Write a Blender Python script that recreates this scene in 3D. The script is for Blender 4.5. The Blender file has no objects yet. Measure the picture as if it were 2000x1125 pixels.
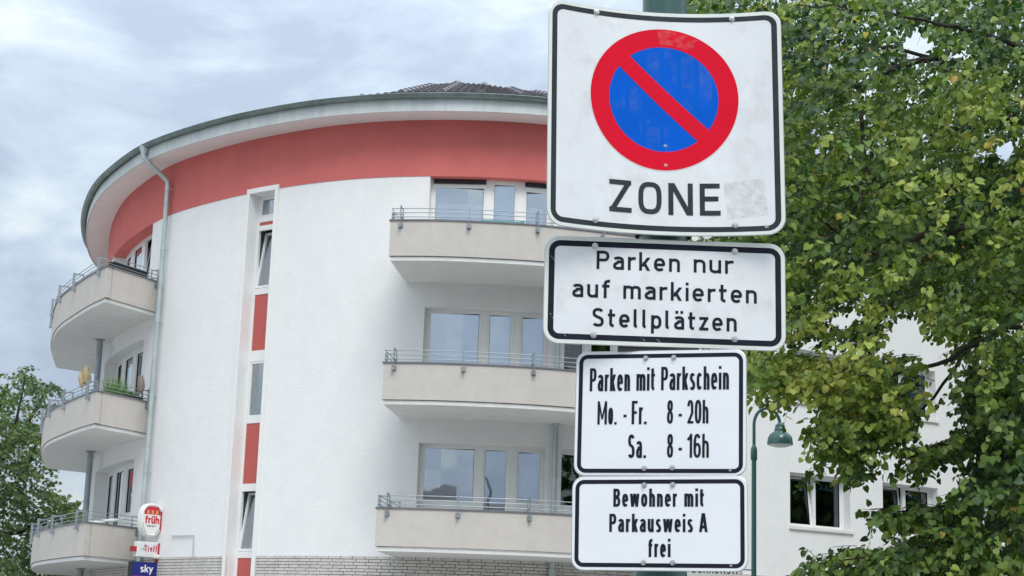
import bpy, bmesh, math, random
import numpy as np
from mathutils import Vector, Matrix
random.seed(7); rng = np.random.default_rng(7)
SC = bpy.context.scene; COL = SC.collection
# ------------------------------------------------------------------ camera
FPX = 3250.0; PITCH = math.radians(12.2); ROLL = math.radians(1.85); CZ = 1.6
FW = np.array([0, math.cos(PITCH), math.sin(PITCH)]); R0 = np.array([1., 0, 0]); U0 = np.cross(R0, FW)
RT = R0 * math.cos(ROLL) + U0 * math.sin(ROLL); UP = U0 * math.cos(ROLL) - R0 * math.sin(ROLL)
CAM = np.array([0, 0, CZ])
cd = bpy.data.cameras.new('camera'); cam = bpy.data.objects.new('camera', cd); COL.objects.link(cam)
M = Matrix(((RT[0], UP[0], -FW[0], 0), (RT[1], UP[1], -FW[1], 0), (RT[2], UP[2], -FW[2], CZ), (0, 0, 0, 1)))
cam.matrix_world = M
cd.sensor_width = 36; cd.sensor_fit = 'HORIZONTAL'; cd.lens = FPX / 2000 * 36; cd.clip_end = 3000; cd.clip_start = .05
SC.camera = cam
# ------------------------------------------------------------------ light
SUN_EL, SUN_AZ = 52, -12       # azimuth: degrees to the left of straight behind the camera
SKY_GAIN, SUN_STR, EXPO = 0.72, 1.2, 0.62
SC.view_settings.view_transform = 'Standard'; SC.view_settings.look = 'None'
SC.view_settings.exposure = EXPO; SC.view_settings.gamma = 1.0; SC.view_settings.use_curve_mapping = False
world = bpy.data.worlds.new('World'); SC.world = world; world.use_nodes = True
nt = world.node_tree; nt.nodes.clear(); N = nt.nodes.new; Lk = nt.links.new
out = N('ShaderNodeOutputWorld'); bg = N('ShaderNodeBackground'); Lk(bg.outputs[0], out.inputs[0])
sky = N('ShaderNodeTexSky'); sky.sky_type = 'NISHITA'; sky.sun_disc = False
sky.sun_elevation = math.radians(SUN_EL); sky.sun_rotation = math.radians(180 + SUN_AZ)
tc = N('ShaderNodeTexCoord'); sep = N('ShaderNodeSeparateXYZ'); Lk(tc.outputs['Generated'], sep.inputs[0])
def wmath(op, a, b=None):
    n = N('ShaderNodeMath'); n.operation = op
    for i, v in enumerate((a, b)):
        if v is None: continue
        if isinstance(v, (int, float)): n.inputs[i].default_value = v
        else: Lk(v, n.inputs[i])
    return n.outputs[0]
zc = wmath('MAXIMUM', sep.outputs[2], 0.0)
grad = wmath('MULTIPLY', wmath('ADD', wmath('MULTIPLY', zc, 2.0), 1.0), 1 / 1.6)     # overcast sky, brighter towards the zenith
mp = N('ShaderNodeMapping'); mp.inputs['Scale'].default_value = (1, 1, 2.0); mp.inputs['Location'].default_value = (.35, .2, .42)
Lk(tc.outputs['Generated'], mp.inputs[0])
n1 = N('ShaderNodeTexNoise'); n1.inputs['Scale'].default_value = 6.5; n1.inputs['Detail'].default_value = 9; n1.inputs['Roughness'].default_value = .60; n1.inputs['Distortion'].default_value = .35
n2 = N('ShaderNodeTexNoise'); n2.inputs['Scale'].default_value = 2.6; n2.inputs['Detail'].default_value = 3
Lk(mp.outputs[0], n1.inputs[0]); Lk(mp.outputs[0], n2.inputs[0])
nm = wmath('ADD', wmath('MULTIPLY', n1.outputs[0], .6), wmath('MULTIPLY', n2.outputs[0], .4))
cr = N('ShaderNodeValToRGB'); Lk(nm, cr.inputs[0])
els = cr.color_ramp.elements
els[0].position = .40; els[0].color = (.53, .63, .78, 1); els[1].position = .60; els[1].color = (1.05, 1.08, 1.08, 1)
e = els.new(.465); e.color = (.64, .76, .90, 1); e = els.new(.52); e.color = (.79, .90, .98, 1)
mul = N('ShaderNodeVectorMath'); mul.operation = 'SCALE'; Lk(cr.outputs[0], mul.inputs[0]); Lk(wmath('MULTIPLY', grad, SKY_GAIN * 1.0), mul.inputs['Scale'])
ns = N('ShaderNodeVectorMath'); ns.operation = 'SCALE'; Lk(sky.outputs[0], ns.inputs[0]); ns.inputs['Scale'].default_value = .05
mx = N('ShaderNodeMix'); mx.data_type = 'RGBA'; mx.inputs[0].default_value = .92
Lk(ns.outputs[0], mx.inputs[6]); Lk(mul.outputs[0], mx.inputs[7]); Lk(mx.outputs[2], bg.inputs[0]); bg.inputs[1].default_value = 1.0
sd = bpy.data.lights.new('sun', 'SUN'); sd.energy = SUN_STR; sd.angle = math.radians(28); sd.color = (1, .965, .91)
so = bpy.data.objects.new('sun', sd); COL.objects.link(so)
az = math.radians(SUN_AZ); el = math.radians(SUN_EL)
sdir = Vector((-math.sin(az) * math.cos(el), -math.cos(az) * math.cos(el), math.sin(el)))
so.rotation_euler = sdir.to_track_quat('Z', 'Y').to_euler()
# ------------------------------------------------------------------ projection helpers (pixels of the 2000 px photo)
def ray(x, y): return FW + RT * (x - 1000) / FPX - UP * (y - 562.5) / FPX
def at(x, y, Y): d = ray(x, y); return CAM + d * Y / d[1]
def atz(x, y, z): d = ray(x, y); return CAM + d * (z - CZ) / d[2]
def proj(P):
    d = P - CAM; z = d @ FW
    return np.stack([1000 + FPX * (d @ RT) / z, 562.5 - FPX * (d @ UP) / z], -1)
# ------------------------------------------------------------------ materials
MAT = {}
def mat(name, col, rough=.7, var=0.0, vscale=8, bump=0.0, bscale=40, metal=0.0, spec=.5, col2=None, trans=0.0, coat=0.0, attr=None, streak=0.0):
    m = bpy.data.materials.new(name); m.use_nodes = True; t = m.node_tree; b = t.nodes['Principled BSDF']
    b.inputs['Roughness'].default_value = rough; b.inputs['Metallic'].default_value = metal
    b.inputs['Specular IOR Level'].default_value = spec; b.inputs['Coat Weight'].default_value = coat
    c = list(col) + [1]; b.inputs['Base Color'].default_value = c
    g = t.nodes.new('ShaderNodeNewGeometry')
    if var or col2:
        n = t.nodes.new('ShaderNodeTexNoise'); n.inputs['Scale'].default_value = vscale; n.inputs['Detail'].default_value = 5; n.inputs['Roughness'].default_value = .6
        t.links.new(g.outputs['Position'], n.inputs[0])
        r = t.nodes.new('ShaderNodeValToRGB'); r.color_ramp.elements[0].position = .3; r.color_ramp.elements[1].position = .7
        a = [x * (1 - var) for x in col] + [1]; z = [min(1, x * (1 + var)) for x in col] + [1]
        if col2: z = list(col2) + [1]
        r.color_ramp.elements[0].color = a; r.color_ramp.elements[1].color = z
        t.links.new(n.outputs[0], r.inputs[0]); src = r.outputs[0]
        if streak:
            mpn = t.nodes.new('ShaderNodeMapping'); mpn.inputs['Scale'].default_value = (7, 7, .35)
            t.links.new(g.outputs['Position'], mpn.inputs[0])
            n3 = t.nodes.new('ShaderNodeTexNoise'); n3.inputs['Scale'].default_value = 1; n3.inputs['Detail'].default_value = 4
            t.links.new(mpn.outputs[0], n3.inputs[0])
            r3 = t.nodes.new('ShaderNodeMapRange'); r3.inputs[1].default_value = .3; r3.inputs[2].default_value = .6; r3.inputs[3].default_value = 1 - streak; r3.inputs[4].default_value = 1
            t.links.new(n3.outputs[0], r3.inputs[0])
            vm = t.nodes.new('ShaderNodeVectorMath'); vm.operation = 'SCALE'; t.links.new(src, vm.inputs[0]); t.links.new(r3.outputs[0], vm.inputs['Scale']); src = vm.outputs[0]
        t.links.new(src, b.inputs['Base Color'])
    if bump:
        n = t.nodes.new('ShaderNodeTexNoise'); n.inputs['Scale'].default_value = bscale; n.inputs['Detail'].default_value = 4
        t.links.new(g.outputs['Position'], n.inputs[0])
        bp = t.nodes.new('ShaderNodeBump'); bp.inputs['Strength'].default_value = 1; bp.inputs['Distance'].default_value = bump
        t.links.new(n.outputs[0], bp.inputs['Height']); t.links.new(bp.outputs[0], b.inputs['Normal'])
    MAT[name] = m; return m
mat('white_render', (.82, .82, .815), .9, .025, 2.2, .006, 21, spec=.2, streak=.012)
mat('red_render', (.62, .165, .152), .9, .06, 1.2, .006, 30, spec=.15, streak=.03)
mat('beige_render', (.60, .56, .52), .9, .04, 3.5, .006, 30, spec=.15, streak=.03)
mat('slab_white', (.78, .77, .75), .85, .05, 3, .003, 30, spec=.2, streak=.05)
mat('soffit_paint', (.84, .80, .79), .85, .03, 2, spec=.2)
mat('zinc', (.22, .27, .26), .42, .2, 3, metal=.55, streak=.15)
mat('zinc_light', (.52, .59, .60), .4, .15, 3, metal=.45, streak=.1)
mat('fascia_metal', (.60, .64, .64), .5, .08, 1.5, metal=.2, streak=.12)
mat('steel', (.33, .37, .40), .45, .12, 6, metal=.5)
mat('coping_metal', (.20, .205, .23), .5, .1, 4, metal=.3)
mat('white_plastic', (.82, .82, .81), .35, .02, 3)
mat('red_panel', (.50, .10, .085), .45, .04, 2)
mat('dark_gap', (.03, .03, .035), .8)
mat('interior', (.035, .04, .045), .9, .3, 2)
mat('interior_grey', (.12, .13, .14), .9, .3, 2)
mat('blind', (.75, .78, .82), .7, .02, 3)
mat('curtain', (.62, .66, .72), .9, .06, 9)
mat('brick_face', (.58, .56, .53), .8, .13, 5, .004, 60, spec=.2)
mat('mortar', (.24, .195, .19), .95, .2, 30)
mat('roof_tile', (.045, .042, .052), .6, .35, 6, .003, 50)
mat('ridge_tile', (.20, .19, .21), .45, .25, 6, .003, 50)
mat('roof_deck', (.05, .05, .055), .9)
mat('pole_green', (.028, .085, .078), .32, .1, 3, coat=.3)
mat('lamp_green', (.025, .095, .085), .28, .1, 5, coat=.4)
mat('lamp_glass', (.70, .72, .70), .3)
mat('sign_white', (.66, .675, .70), .38, .035, 9, .0004, 12, spec=.4, streak=.05)
mat('sign_white_new', (.70, .72, .76), .4, .015, 7, spec=.4)
mat('sign_edge', (.62, .65, .62), .35, .06, 14)
mat('sign_black', (.012, .014, .024), .5, .2, 20, spec=.12)
mat('sign_black_faded', (.028, .033, .040), .5, .2, 20, spec=.15)
mat('sign_red', (.60, .005, .024), .5, .05, 12, spec=.08)
mat('sign_red_faded', (.66, .055, .06), .42, .25, 50)
mat('sign_blue', (.0, .090, .50), .5, .07, 10, spec=.06)
mat('sign_back', (.45, .46, .47), .4, metal=.6)
mat('bolt_metal', (.50, .50, .49), .32, .1, 80, metal=.8)
mat('bracket_black', (.02, .022, .025), .5)
mat('bark', (.028, .023, .02), .95, .3, 12, .02, 25)
mat('asphalt', (.09, .09, .092), .95, .2, 12, .004, 80)
mat('paving', (.42, .41, .39), .9, .15, 3, .003, 30)
mat('kerb_stone', (.36, .355, .34), .85, .1, 6)
mat('paint_white', (.7, .7, .68), .7, .1, 9)
mat('grass_ground', (.06, .10, .03), .95, .3, 4)
mat('far_ground', (.26, .26, .25), .95, .3, .2)
mat('ad_white', (.80, .79, .76), .35, .02, 8)
mat('ad_red', (.58, .015, .03), .4, .05, 9)
mat('ad_gold', (.60, .30, .14), .4, .1, 40)
mat('ad_blue', (.012, .02, .20), .3)
mat('ad_black', (.012, .02, .025), .4)
mat('bracket_red', (.42, .02, .035), .45)
mat('ad_grey', (.25, .26, .28), .5)
mat('planter_dark', (.012, .022, .026), .6)
mat('plume', (.55, .43, .26), .95, .15, 60, .01, 90)
mat('plume_grey', (.26, .22, .18), .95, .15, 60, .01, 90)
mat('grass_blade', (.12, .24, .06), .7, .3, 14)
mat('teal_plastic', (.10, .40, .40), .4)
mat('poster_red', (.40, .03, .06), .5)
mat('marker_white', (.8, .8, .8), .5); mat('maker_grey', (.40, .42, .45), .5)
mat('curtain_olive', (.12, .12, .03), .9, .2, 20)
def glass(name, fac, extra=.5, tint=(.88, .94, 1.0), trans=(.90, .93, .97), rough=.02):
    m = bpy.data.materials.new(name); m.use_nodes = True; t = m.node_tree; t.nodes.clear()
    o = t.nodes.new('ShaderNodeOutputMaterial'); mixn = t.nodes.new('ShaderNodeMixShader')
    tr = t.nodes.new('ShaderNodeBsdfTransparent'); tr.inputs[0].default_value = (*trans, 1)
    gl = t.nodes.new('ShaderNodeBsdfGlossy'); gl.inputs['Roughness'].default_value = rough; gl.inputs[0].default_value = (*tint, 1)
    lw = t.nodes.new('ShaderNodeLayerWeight'); lw.inputs[0].default_value = .35
    mr = t.nodes.new('ShaderNodeMapRange'); mr.inputs[3].default_value = fac; mr.inputs[4].default_value = min(1, fac + extra)
    g = t.nodes.new('ShaderNodeNewGeometry'); n = t.nodes.new('ShaderNodeTexNoise'); n.inputs['Scale'].default_value = 1.1
    t.links.new(g.outputs['Position'], n.inputs[0]); bp = t.nodes.new('ShaderNodeBump'); bp.inputs['Distance'].default_value = .006; bp.inputs['Strength'].default_value = .5
    t.links.new(n.outputs[0], bp.inputs['Height']); t.links.new(bp.outputs[0], gl.inputs['Normal'])
    t.links.new(lw.outputs['Facing'], mr.inputs[0]); t.links.new(mr.outputs[0], mixn.inputs[0]); t.links.new(tr.outputs[0], mixn.inputs[1]); t.links.new(gl.outputs[0], mixn.inputs[2]); t.links.new(mixn.outputs[0], o.inputs[0])
    MAT[name] = m
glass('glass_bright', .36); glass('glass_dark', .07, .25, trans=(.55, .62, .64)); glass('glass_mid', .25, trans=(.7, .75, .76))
def leafmat(name, stops, trans=.22, rough=.42):
    m = bpy.data.materials.new(name); m.use_nodes = True; t = m.node_tree; t.nodes.clear()
    o = t.nodes.new('ShaderNodeOutputMaterial'); a = t.nodes.new('ShaderNodeAttribute'); a.attribute_name = 'tone'
    r = t.nodes.new('ShaderNodeValToRGB'); e = r.color_ramp.elements
    e[0].position, e[0].color = stops[0][0], (*stops[0][1], 1); e[1].position, e[1].color = stops[-1][0], (*stops[-1][1], 1)
    for p, c in stops[1:-1]: q = e.new(p); q.color = (*c, 1)
    t.links.new(a.outputs['Fac'], r.inputs[0])
    d = t.nodes.new('ShaderNodeBsdfPrincipled'); d.inputs['Roughness'].default_value = rough; d.inputs['Specular IOR Level'].default_value = .45
    tl = t.nodes.new('ShaderNodeBsdfTranslucent'); ms = t.nodes.new('ShaderNodeMixShader'); ms.inputs[0].default_value = trans
    vm = t.nodes.new('ShaderNodeVectorMath'); vm.operation = 'MULTIPLY'; vm.inputs[1].default_value = (1.3, 1.6, .5)
    t.links.new(r.outputs[0], d.inputs['Base Color']); t.links.new(r.outputs[0], vm.inputs[0]); t.links.new(vm.outputs[0], tl.inputs[0])
    t.links.new(d.outputs[0], ms.inputs[1]); t.links.new(tl.outputs[0], ms.inputs[2]); t.links.new(ms.outputs[0], o.inputs[0])
    MAT[name] = m
leafmat('linden_leaf', [(0, (.012, .038, .014)), (.3, (.042, .098, .022)), (.5, (.125, .20, .032)), (.72, (.27, .335, .055)), (.9, (.42, .42, .09)), (1, (.48, .28, .05))], rough=.5)
leafmat('maple_leaf', [(0, (.03, .065, .025)), (.5, (.09, .15, .04)), (.85, (.16, .22, .055)), (1, (.20, .24, .06))])
# ------------------------------------------------------------------ object helpers
def tag(o, label=None, cat=None, group=None, kind=None):
    if label: o['label'] = label
    if cat: o['category'] = cat
    if group: o['group'] = group
    if kind: o['kind'] = kind
    return o
def empty(name, loc=(0, 0, 0)):
    o = bpy.data.objects.new(name, None); COL.objects.link(o); o.location = loc; o.empty_display_size = .2; return o
def link_mesh(name, me, parent=None, loc=None):
    o = bpy.data.objects.new(name, me); COL.objects.link(o)
    if parent is not None:
        o.parent = parent
        if loc is None: o.location = Vector((0, 0, 0)) - world_loc(parent)
    if loc is not None: o.location = Vector(loc) - (world_loc(parent) if parent is not None else Vector((0, 0, 0)))
    return o
def world_loc(o):
    v = Vector((0, 0, 0))
    while o is not None: v = v + o.location; o = o.parent
    return v
class MB:
    def __init__(s): s.v = []; s.f = []; s.m = []; s.mats = []
    def mi(s, m):
        if m not in s.mats: s.mats.append(m)
        return s.mats.index(m)
    def add(s, vs, fs, m=None):
        b = len(s.v); s.v += [tuple(map(float, p)) for p in vs]; k = s.mi(m)
        for f in fs: s.f.append([b + i for i in f]); s.m.append(k)
    def hexa(s, c, m=None):   # 8 corners: bottom 0-3 ccw, top 4-7
        s.add(c, [(3, 2, 1, 0), (4, 5, 6, 7), (0, 1, 5, 4), (1, 2, 6, 5), (2, 3, 7, 6), (3, 0, 4, 7)], m)
    def box(s, x0, x1, y0, y1, z0, z1, m=None):
        s.hexa([(x0, y0, z0), (x1, y0, z0), (x1, y1, z0), (x0, y1, z0), (x0, y0, z1), (x1, y0, z1), (x1, y1, z1), (x0, y1, z1)], m)
    def bar(s, p, q, w, h, m=None, upv=(0, 0, 1)):
        p = np.array(p, float); q = np.array(q, float); d = q - p; d /= np.linalg.norm(d)
        a = np.cross(d, upv)
        if np.linalg.norm(a) < 1e-4: a = np.cross(d, (1, 0, 0))
        a /= np.linalg.norm(a); b = np.cross(a, d); a = a * w / 2; b = b * h / 2
        s.hexa([p - a - b, p + a - b, p + a + b, p - a + b, q - a - b, q + a - b, q + a + b, q - a + b], m)
    def tube(s, pts, r, n=8, m=None, caps=True):
        pts = [np.array(p, float) for p in pts]; k = len(pts); rr = r if hasattr(r, '__len__') else [r] * k
        rings = []; prev = None
        for i in range(k):
            t = pts[min(i + 1, k - 1)] - pts[max(i - 1, 0)]; t /= np.linalg.norm(t) + 1e-9
            if prev is None:
                a = np.cross(t, (0, 0, 1) if abs(t[2]) < .9 else (1, 0, 0))
            else: a = prev - t * (prev @ t)
            a /= np.linalg.norm(a) + 1e-9; prev = a; b = np.cross(t, a)
            rings.append([pts[i] + rr[i] * (a * math.cos(2 * math.pi * j / n) + b * math.sin(2 * math.pi * j / n)) for j in range(n)])
        vs = [v for r_ in rings for v in r_]; fs = []
        for i in range(k - 1):
            for j in range(n): fs.append((i * n + j, i * n + (j + 1) % n, (i + 1) * n + (j + 1) % n, (i + 1) * n + j))
        if caps: fs.append(tuple(range(n))[::-1]); fs.append(tuple((k - 1) * n + j for j in range(n)))
        s.add(vs, fs, m)
    def lathe(s, prof, c, n=24, m=None):  # prof [(r,z)]
        vs = []; fs = []
        for r, z in prof:
            for j in range(n): vs.append((c[0] + r * math.cos(2 * math.pi * j / n), c[1] + r * math.sin(2 * math.pi * j / n), c[2] + z))
        for i in range(len(prof) - 1):
            for j in range(n): fs.append((i * n + j, i * n + (j + 1) % n, (i + 1) * n + (j + 1) % n, (i + 1) * n + j))
        s.add(vs, fs, m)
    def mesh(s, name, material=None, smooth=False, bevel=0):
        me = bpy.data.meshes.new(name); me.from_pydata(s.v, [], s.f)
        names = [x if x else material for x in s.mats] or [material]
        for x in names: me.materials.append(MAT[x])
        me.polygons.foreach_set('material_index', s.m)
        if smooth: me.polygons.foreach_set('use_smooth', [True] * len(me.polygons))
        me.update(); bm = bmesh.new(); bm.from_mesh(me)
        bmesh.ops.recalc_face_normals(bm, faces=bm.faces); bm.to_mesh(me); bm.free()
        if smooth:
            try: me.set_sharp_from_angle(angle=math.radians(40))
            except Exception: pass
        return me
    def build(s, name, material=None, parent=None, smooth=False, bevel=0, loc=None):
        o = link_mesh(name, s.mesh(name, material, smooth), parent, loc)
        if bevel:
            b = o.modifiers.new('bevel', 'BEVEL'); b.width = bevel; b.segments = 2; b.limit_method = 'ANGLE'
        return o
# ------------------------------------------------------------------ curved plans
class Curve:
    def __init__(s, ctrl, n=12, smooth=30, straight=False):
        P = [np.array(p, float) for p in ctrl]; o = []
        if straight:
            o = P
        else:
            for i in range(len(P) - 1):
                p0 = P[max(i - 1, 0)]; p1 = P[i]; p2 = P[i + 1]; p3 = P[min(i + 2, len(P) - 1)]
                for k in range(n):
                    t = k / n; o.append(.5 * ((2 * p1) + (p2 - p0) * t + (2 * p0 - 5 * p1 + 4 * p2 - p3) * t * t + (3 * p1 - p0 - 3 * p2 + p3) * t ** 3))
            o.append(P[-1])
        o = np.array(o)
        for _ in range(smooth): o[1:-1] = o[1:-1] * .5 + (o[:-2] + o[2:]) * .25
        s.p = o; s.s = np.concatenate([[0], np.cumsum(np.linalg.norm(np.diff(o, axis=0), axis=1))])
        t = np.gradient(o, axis=0); t /= np.linalg.norm(t, axis=1)[:, None]; s.n = np.stack([t[:, 1], -t[:, 0]], 1); s.L = s.s[-1]
    def P(s, a, o=0.0):
        x = np.interp(a, s.s, s.p[:, 0]); y = np.interp(a, s.s, s.p[:, 1]); nx = np.interp(a, s.s, s.n[:, 0]); ny = np.interp(a, s.s, s.n[:, 1])
        l = math.hypot(nx, ny); return np.array([x + nx / l * o, y + ny / l * o])
    def V(s, a, o, z): p = s.P(a, o); return (p[0], p[1], z)
    def at_xy(s, x, y): return float(s.s[np.argmin((s.p[:, 0] - x) ** 2 + (s.p[:, 1] - y) ** 2)])
    def box(s, mb, s0, s1, o0, o1, z0, z1, m=None, step=.5):
        k = max(1, int(math.ceil((s1 - s0) / step))); q = [s0 + (s1 - s0) * i / k for i in range(k + 1)]
        vs = []
        for a in q: vs += [s.V(a, o0, z0), s.V(a, o1, z0), s.V(a, o1, z1), s.V(a, o0, z1)]
        fs = [(0, 1, 2, 3), tuple(4 * k + i for i in (3, 2, 1, 0))]
        for i in range(k):
            for j in range(4): a, b = 4 * i + j, 4 * i + (j + 1) % 4; fs.append((a, a + 4, b + 4, b))
        mb.add(vs, fs, m)
WALL = Curve([(-8.0, 60), (-10.8, 54.5), (-11.75, 50.5), (-11.85, 48.5), (-11.5, 46.2), (-10.85, 43.6), (-10.0, 41.15), (-9.3, 39.7), (-8.6, 38.45), (-7.95, 37.45), (-6.97, 36.4), (-5.95, 35.48), (-5.0, 34.80), (-3.9, 34.15), (-2.8, 33.75), (-1.8, 33.55), (-0.6, 33.48), (0.6, 33.62), (1.8, 34.03), (3.0, 34.68), (4.5, 35.63), (6.3, 36.8), (7.83, 37.8), (9.35, 38.8), (14, 41.84), (26, 49.7)])
def WS(x, y): return WALL.at_xy(x, y)
# anchors on the wall, found from measured plan positions
sA = WS(-1.79, 33.56)                      # left jamb of the right window stack
def rel(d): return sA + d
STR0, STR1 = WS(-5.86, 35.47) + .10, WS(-5.16, 34.93) - .04
sL1 = WS(-8.64, 38.5) + .06; sL0 = sL1 - 4.15    # left window stack
sR = WS(6.31, 36.81)
print('anchors', sA, STR0, STR1, sL0, sL1, sR)
ZF = [5.60, 8.40, 11.19]
ZSOF = 12.42
# openings in the wall: (s0,s1,z0,z1,depth)
OPEN = []
for zt in ZF:
    OPEN.append((sA, sA + 2.63, zt - 2.15, zt, .22)); OPEN.append((sA + 2.93, sA + 4.98, zt - 2.15, zt, .22)); OPEN.append((sL0, sL1, zt - 2.15, zt, .3))
    for k in range(4): OPEN.append((sR + k * 2.87, sR + k * 2.87 + 1.83, zt - 1.2, zt, .22))
OPEN.append((STR0, STR1, 2.2, 11.16, .25))
def wall_part(name, s0, s1, z0, z1, m, parent, off=0.0, reveal=None):
    ops = [o for o in OPEN if o[0] < s1 and o[1] > s0 and o[2] < z1 and o[3] > z0]
    ss = set([round(s0, 4), round(s1, 4)]); a = s0
    while a < s1: ss.add(round(a, 4)); a += .3
    for o in ops:
        ss |= {round(v, 4) for v in o[:2] if s0 < v < s1}
    ss = sorted(ss); k = 1; keep = [ss[0]]
    edge = {round(v, 4) for o in ops for v in o[:2]} | {round(s0, 4), round(s1, 4)}
    for v in ss[1:]:
        if v - keep[-1] < .04 and v not in edge: continue
        if v - keep[-1] < .04 and v in edge and keep[-1] not in edge: keep[-1] = v; continue
        keep.append(v)
    ss = keep
    zz = sorted({z0, z1} | {v for o in ops for v in o[2:4] if z0 < v < z1})
    def depth(i, j):
        if i < 0 or j < 0 or i >= len(ss) - 1 or j >= len(zz) - 1: return None
        a = (ss[i] + ss[i + 1]) / 2; b = (zz[j] + zz[j + 1]) / 2
        for o in ops:
            if o[0] < a < o[1] and o[2] < b < o[3]: return o[4]
        return 0
    mb = MB(); rv = reveal or m
    for i in range(len(ss) - 1):
        for j in range(len(zz) - 1):
            d = depth(i, j); a, b, c, e = ss[i], ss[i + 1], zz[j], zz[j + 1]
            if d: 
                D = -d - .12
                def R(p, q): mb.add([WALL.V(p[0], off, p[1]), WALL.V(q[0], off, q[1]), WALL.V(q[0], D, q[1]), WALL.V(p[0], D, p[1])], [(0, 1, 2, 3)], rv)
                if depth(i - 1, j) == 0: R((a, c), (a, e))
                if depth(i + 1, j) == 0: R((b, c), (b, e))
                if depth(i, j - 1) == 0 or (j == 0 and any(abs(o[2] - c) < 1e-6 for o in ops)): R((a, c), (b, c))
                if depth(i, j + 1) == 0: R((a, e), (b, e))
            else:
                mb.add([WALL.V(a, off, c), WALL.V(b, off, c), WALL.V(b, off, e), WALL.V(a, off, e)], [(0, 1, 2, 3)], m)
                mb.add([WALL.V(a, -.40, c), WALL.V(b, -.40, c), WALL.V(b, -.40, e), WALL.V(a, -.40, e)], [(3, 2, 1, 0)], m)
    for zz_ in (z0, z1):
        for i in range(len(ss) - 1):
            if depth(i, 0 if zz_ == z0 else len(zz) - 2) == 0:
                mb.add([WALL.V(ss[i], off, zz_), WALL.V(ss[i + 1], off, zz_), WALL.V(ss[i + 1], -.40, zz_), WALL.V(ss[i], -.40, zz_)], [(0, 1, 2, 3)], m)
    me = bpy.data.meshes.new(name); me.from_pydata(mb.v, [], mb.f)
    for x in mb.mats: me.materials.append(MAT[x])
    me.polygons.foreach_set('material_index', mb.m); me.update()
    bm = bmesh.new(); bm.from_mesh(me); bmesh.ops.remove_doubles(bm, verts=bm.verts, dist=1e-4); bmesh.ops.recalc_face_normals(bm, faces=bm.faces); bm.to_mesh(me); bm.free()
    me.polygons.foreach_set('use_smooth', [True] * len(me.polygons)); me.set_sharp_from_angle(angle=math.radians(30))
    return link_mesh(name, me, parent)
# ------------------------------------------------------------------ ground
g = MB(); g.box(-400, 400, -300, 500, -.5, -.02); tag(g.build('ground', 'far_ground'), kind='structure')
g = MB(); g.box(-120, 120, 8, 24, -.02, .0); tag(g.build('road', 'asphalt'), kind='structure')
g = MB(); g.box(-120, 120, -14, 7.8, -.02, .12); tag(g.build('near_pavement', 'paving'), kind='structure')
g = MB(); g.box(-120, 120, 24.2, 33, -.02, .12); tag(g.build('far_pavement', 'paving'), kind='structure')
g = MB(); g.box(-120, 120, 7.8, 8, -.02, .14); g.box(-120, 120, 24, 24.2, -.02, .14); tag(g.build('kerb', 'kerb_stone', bevel=.02), kind='structure')
g = MB()
for k in range(-12, 13): g.box(k * 9, k * 9 + 4, 15.9, 16.05, .0, .006)
tag(g.build('road_marking', 'paint_white'), kind='structure')
# ------------------------------------------------------------------ the apartment building
B = empty('apartment_building', (0, 38, 0))
tag(B, 'white rounded corner apartment building with red band under the eaves and beige balconies', 'building')
S_END = WALL.L - .5
wall_part('brick_base_wall', 4, S_END, 0, 3.30, 'mortar', B, -.008, 'white_render')
wall_part('wall', 4, S_END, 3.30, 11.19, 'white_render', B)
wall_part('red_band', 4, S_END, 11.19, ZSOF, 'red_render', B, .012)
# shadow joint under the red band
# ---- bricks: nearest and largest ones singly, the rest joined
BL, BH = .262, .0625
bm_ = MB(); bm_.hexa([(-.124, -.014, 0), (.124, -.014, 0), (.124, .03, 0), (-.124, .03, 0), (-.124, -.014, .051), (.124, -.014, .051), (.124, .03, .051), (-.124, .03, .051)])
bme = bm_.mesh('brick', 'brick_face')
cand = []; cut = []
for r in range(46):
    z = 3.30 - BH * (r + 1) + .01
    a = sL0 - 2 + (r % 2) * .08 + (r % 4 // 2) * .02
    while a < sR + 12:
        if not (STR0 - .09 - .134 < a < STR1 + .10 + .134): cand.append((r, a, z))
        elif a - .124 < STR0 - .13: cut.append((a - .124, STR0 - .095, z))
        elif a + .124 > STR1 + .14: cut.append((STR1 + .105, a + .124, z))
        a += BL
vis = [c for c in cand if c[0] < 7 and (sL1 - .3 < c[1] < sA + 4.6 or sR - 1.2 < c[1] < sR + .6)]
vis.sort(key=lambda c: (c[0], abs(c[1] - sA + 2))); singles = vis[:300]; sset = set((c[0], round(c[1], 3)) for c in singles)
for r, a, z in singles:
    p = WALL.P(a); q = WALL.P(a + .05) - WALL.P(a - .05)
    o = link_mesh('brick', bme, B, (p[0], p[1], z)); o.rotation_euler.z = math.atan2(q[1], q[0])
    o.location.z += random.uniform(-.001, .001); 
mb = MB()
for r, a, z in cand:
    if (r, round(a, 3)) in sset: continue
    p = [WALL.V(a - .124, .014, z), WALL.V(a + .124, .014, z), WALL.V(a + .124, -.02, z), WALL.V(a - .124, -.02, z)]
    mb.hexa(p + [(x, y, w + .051) for x, y, w in p])
for a0_, a1_, z in cut: WALL.box(mb, a0_, a1_, -.02, .014, z, z + .051, None, 1)
tag(mb.build('brick_courses', 'brick_face', B), kind='stuff')
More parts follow.
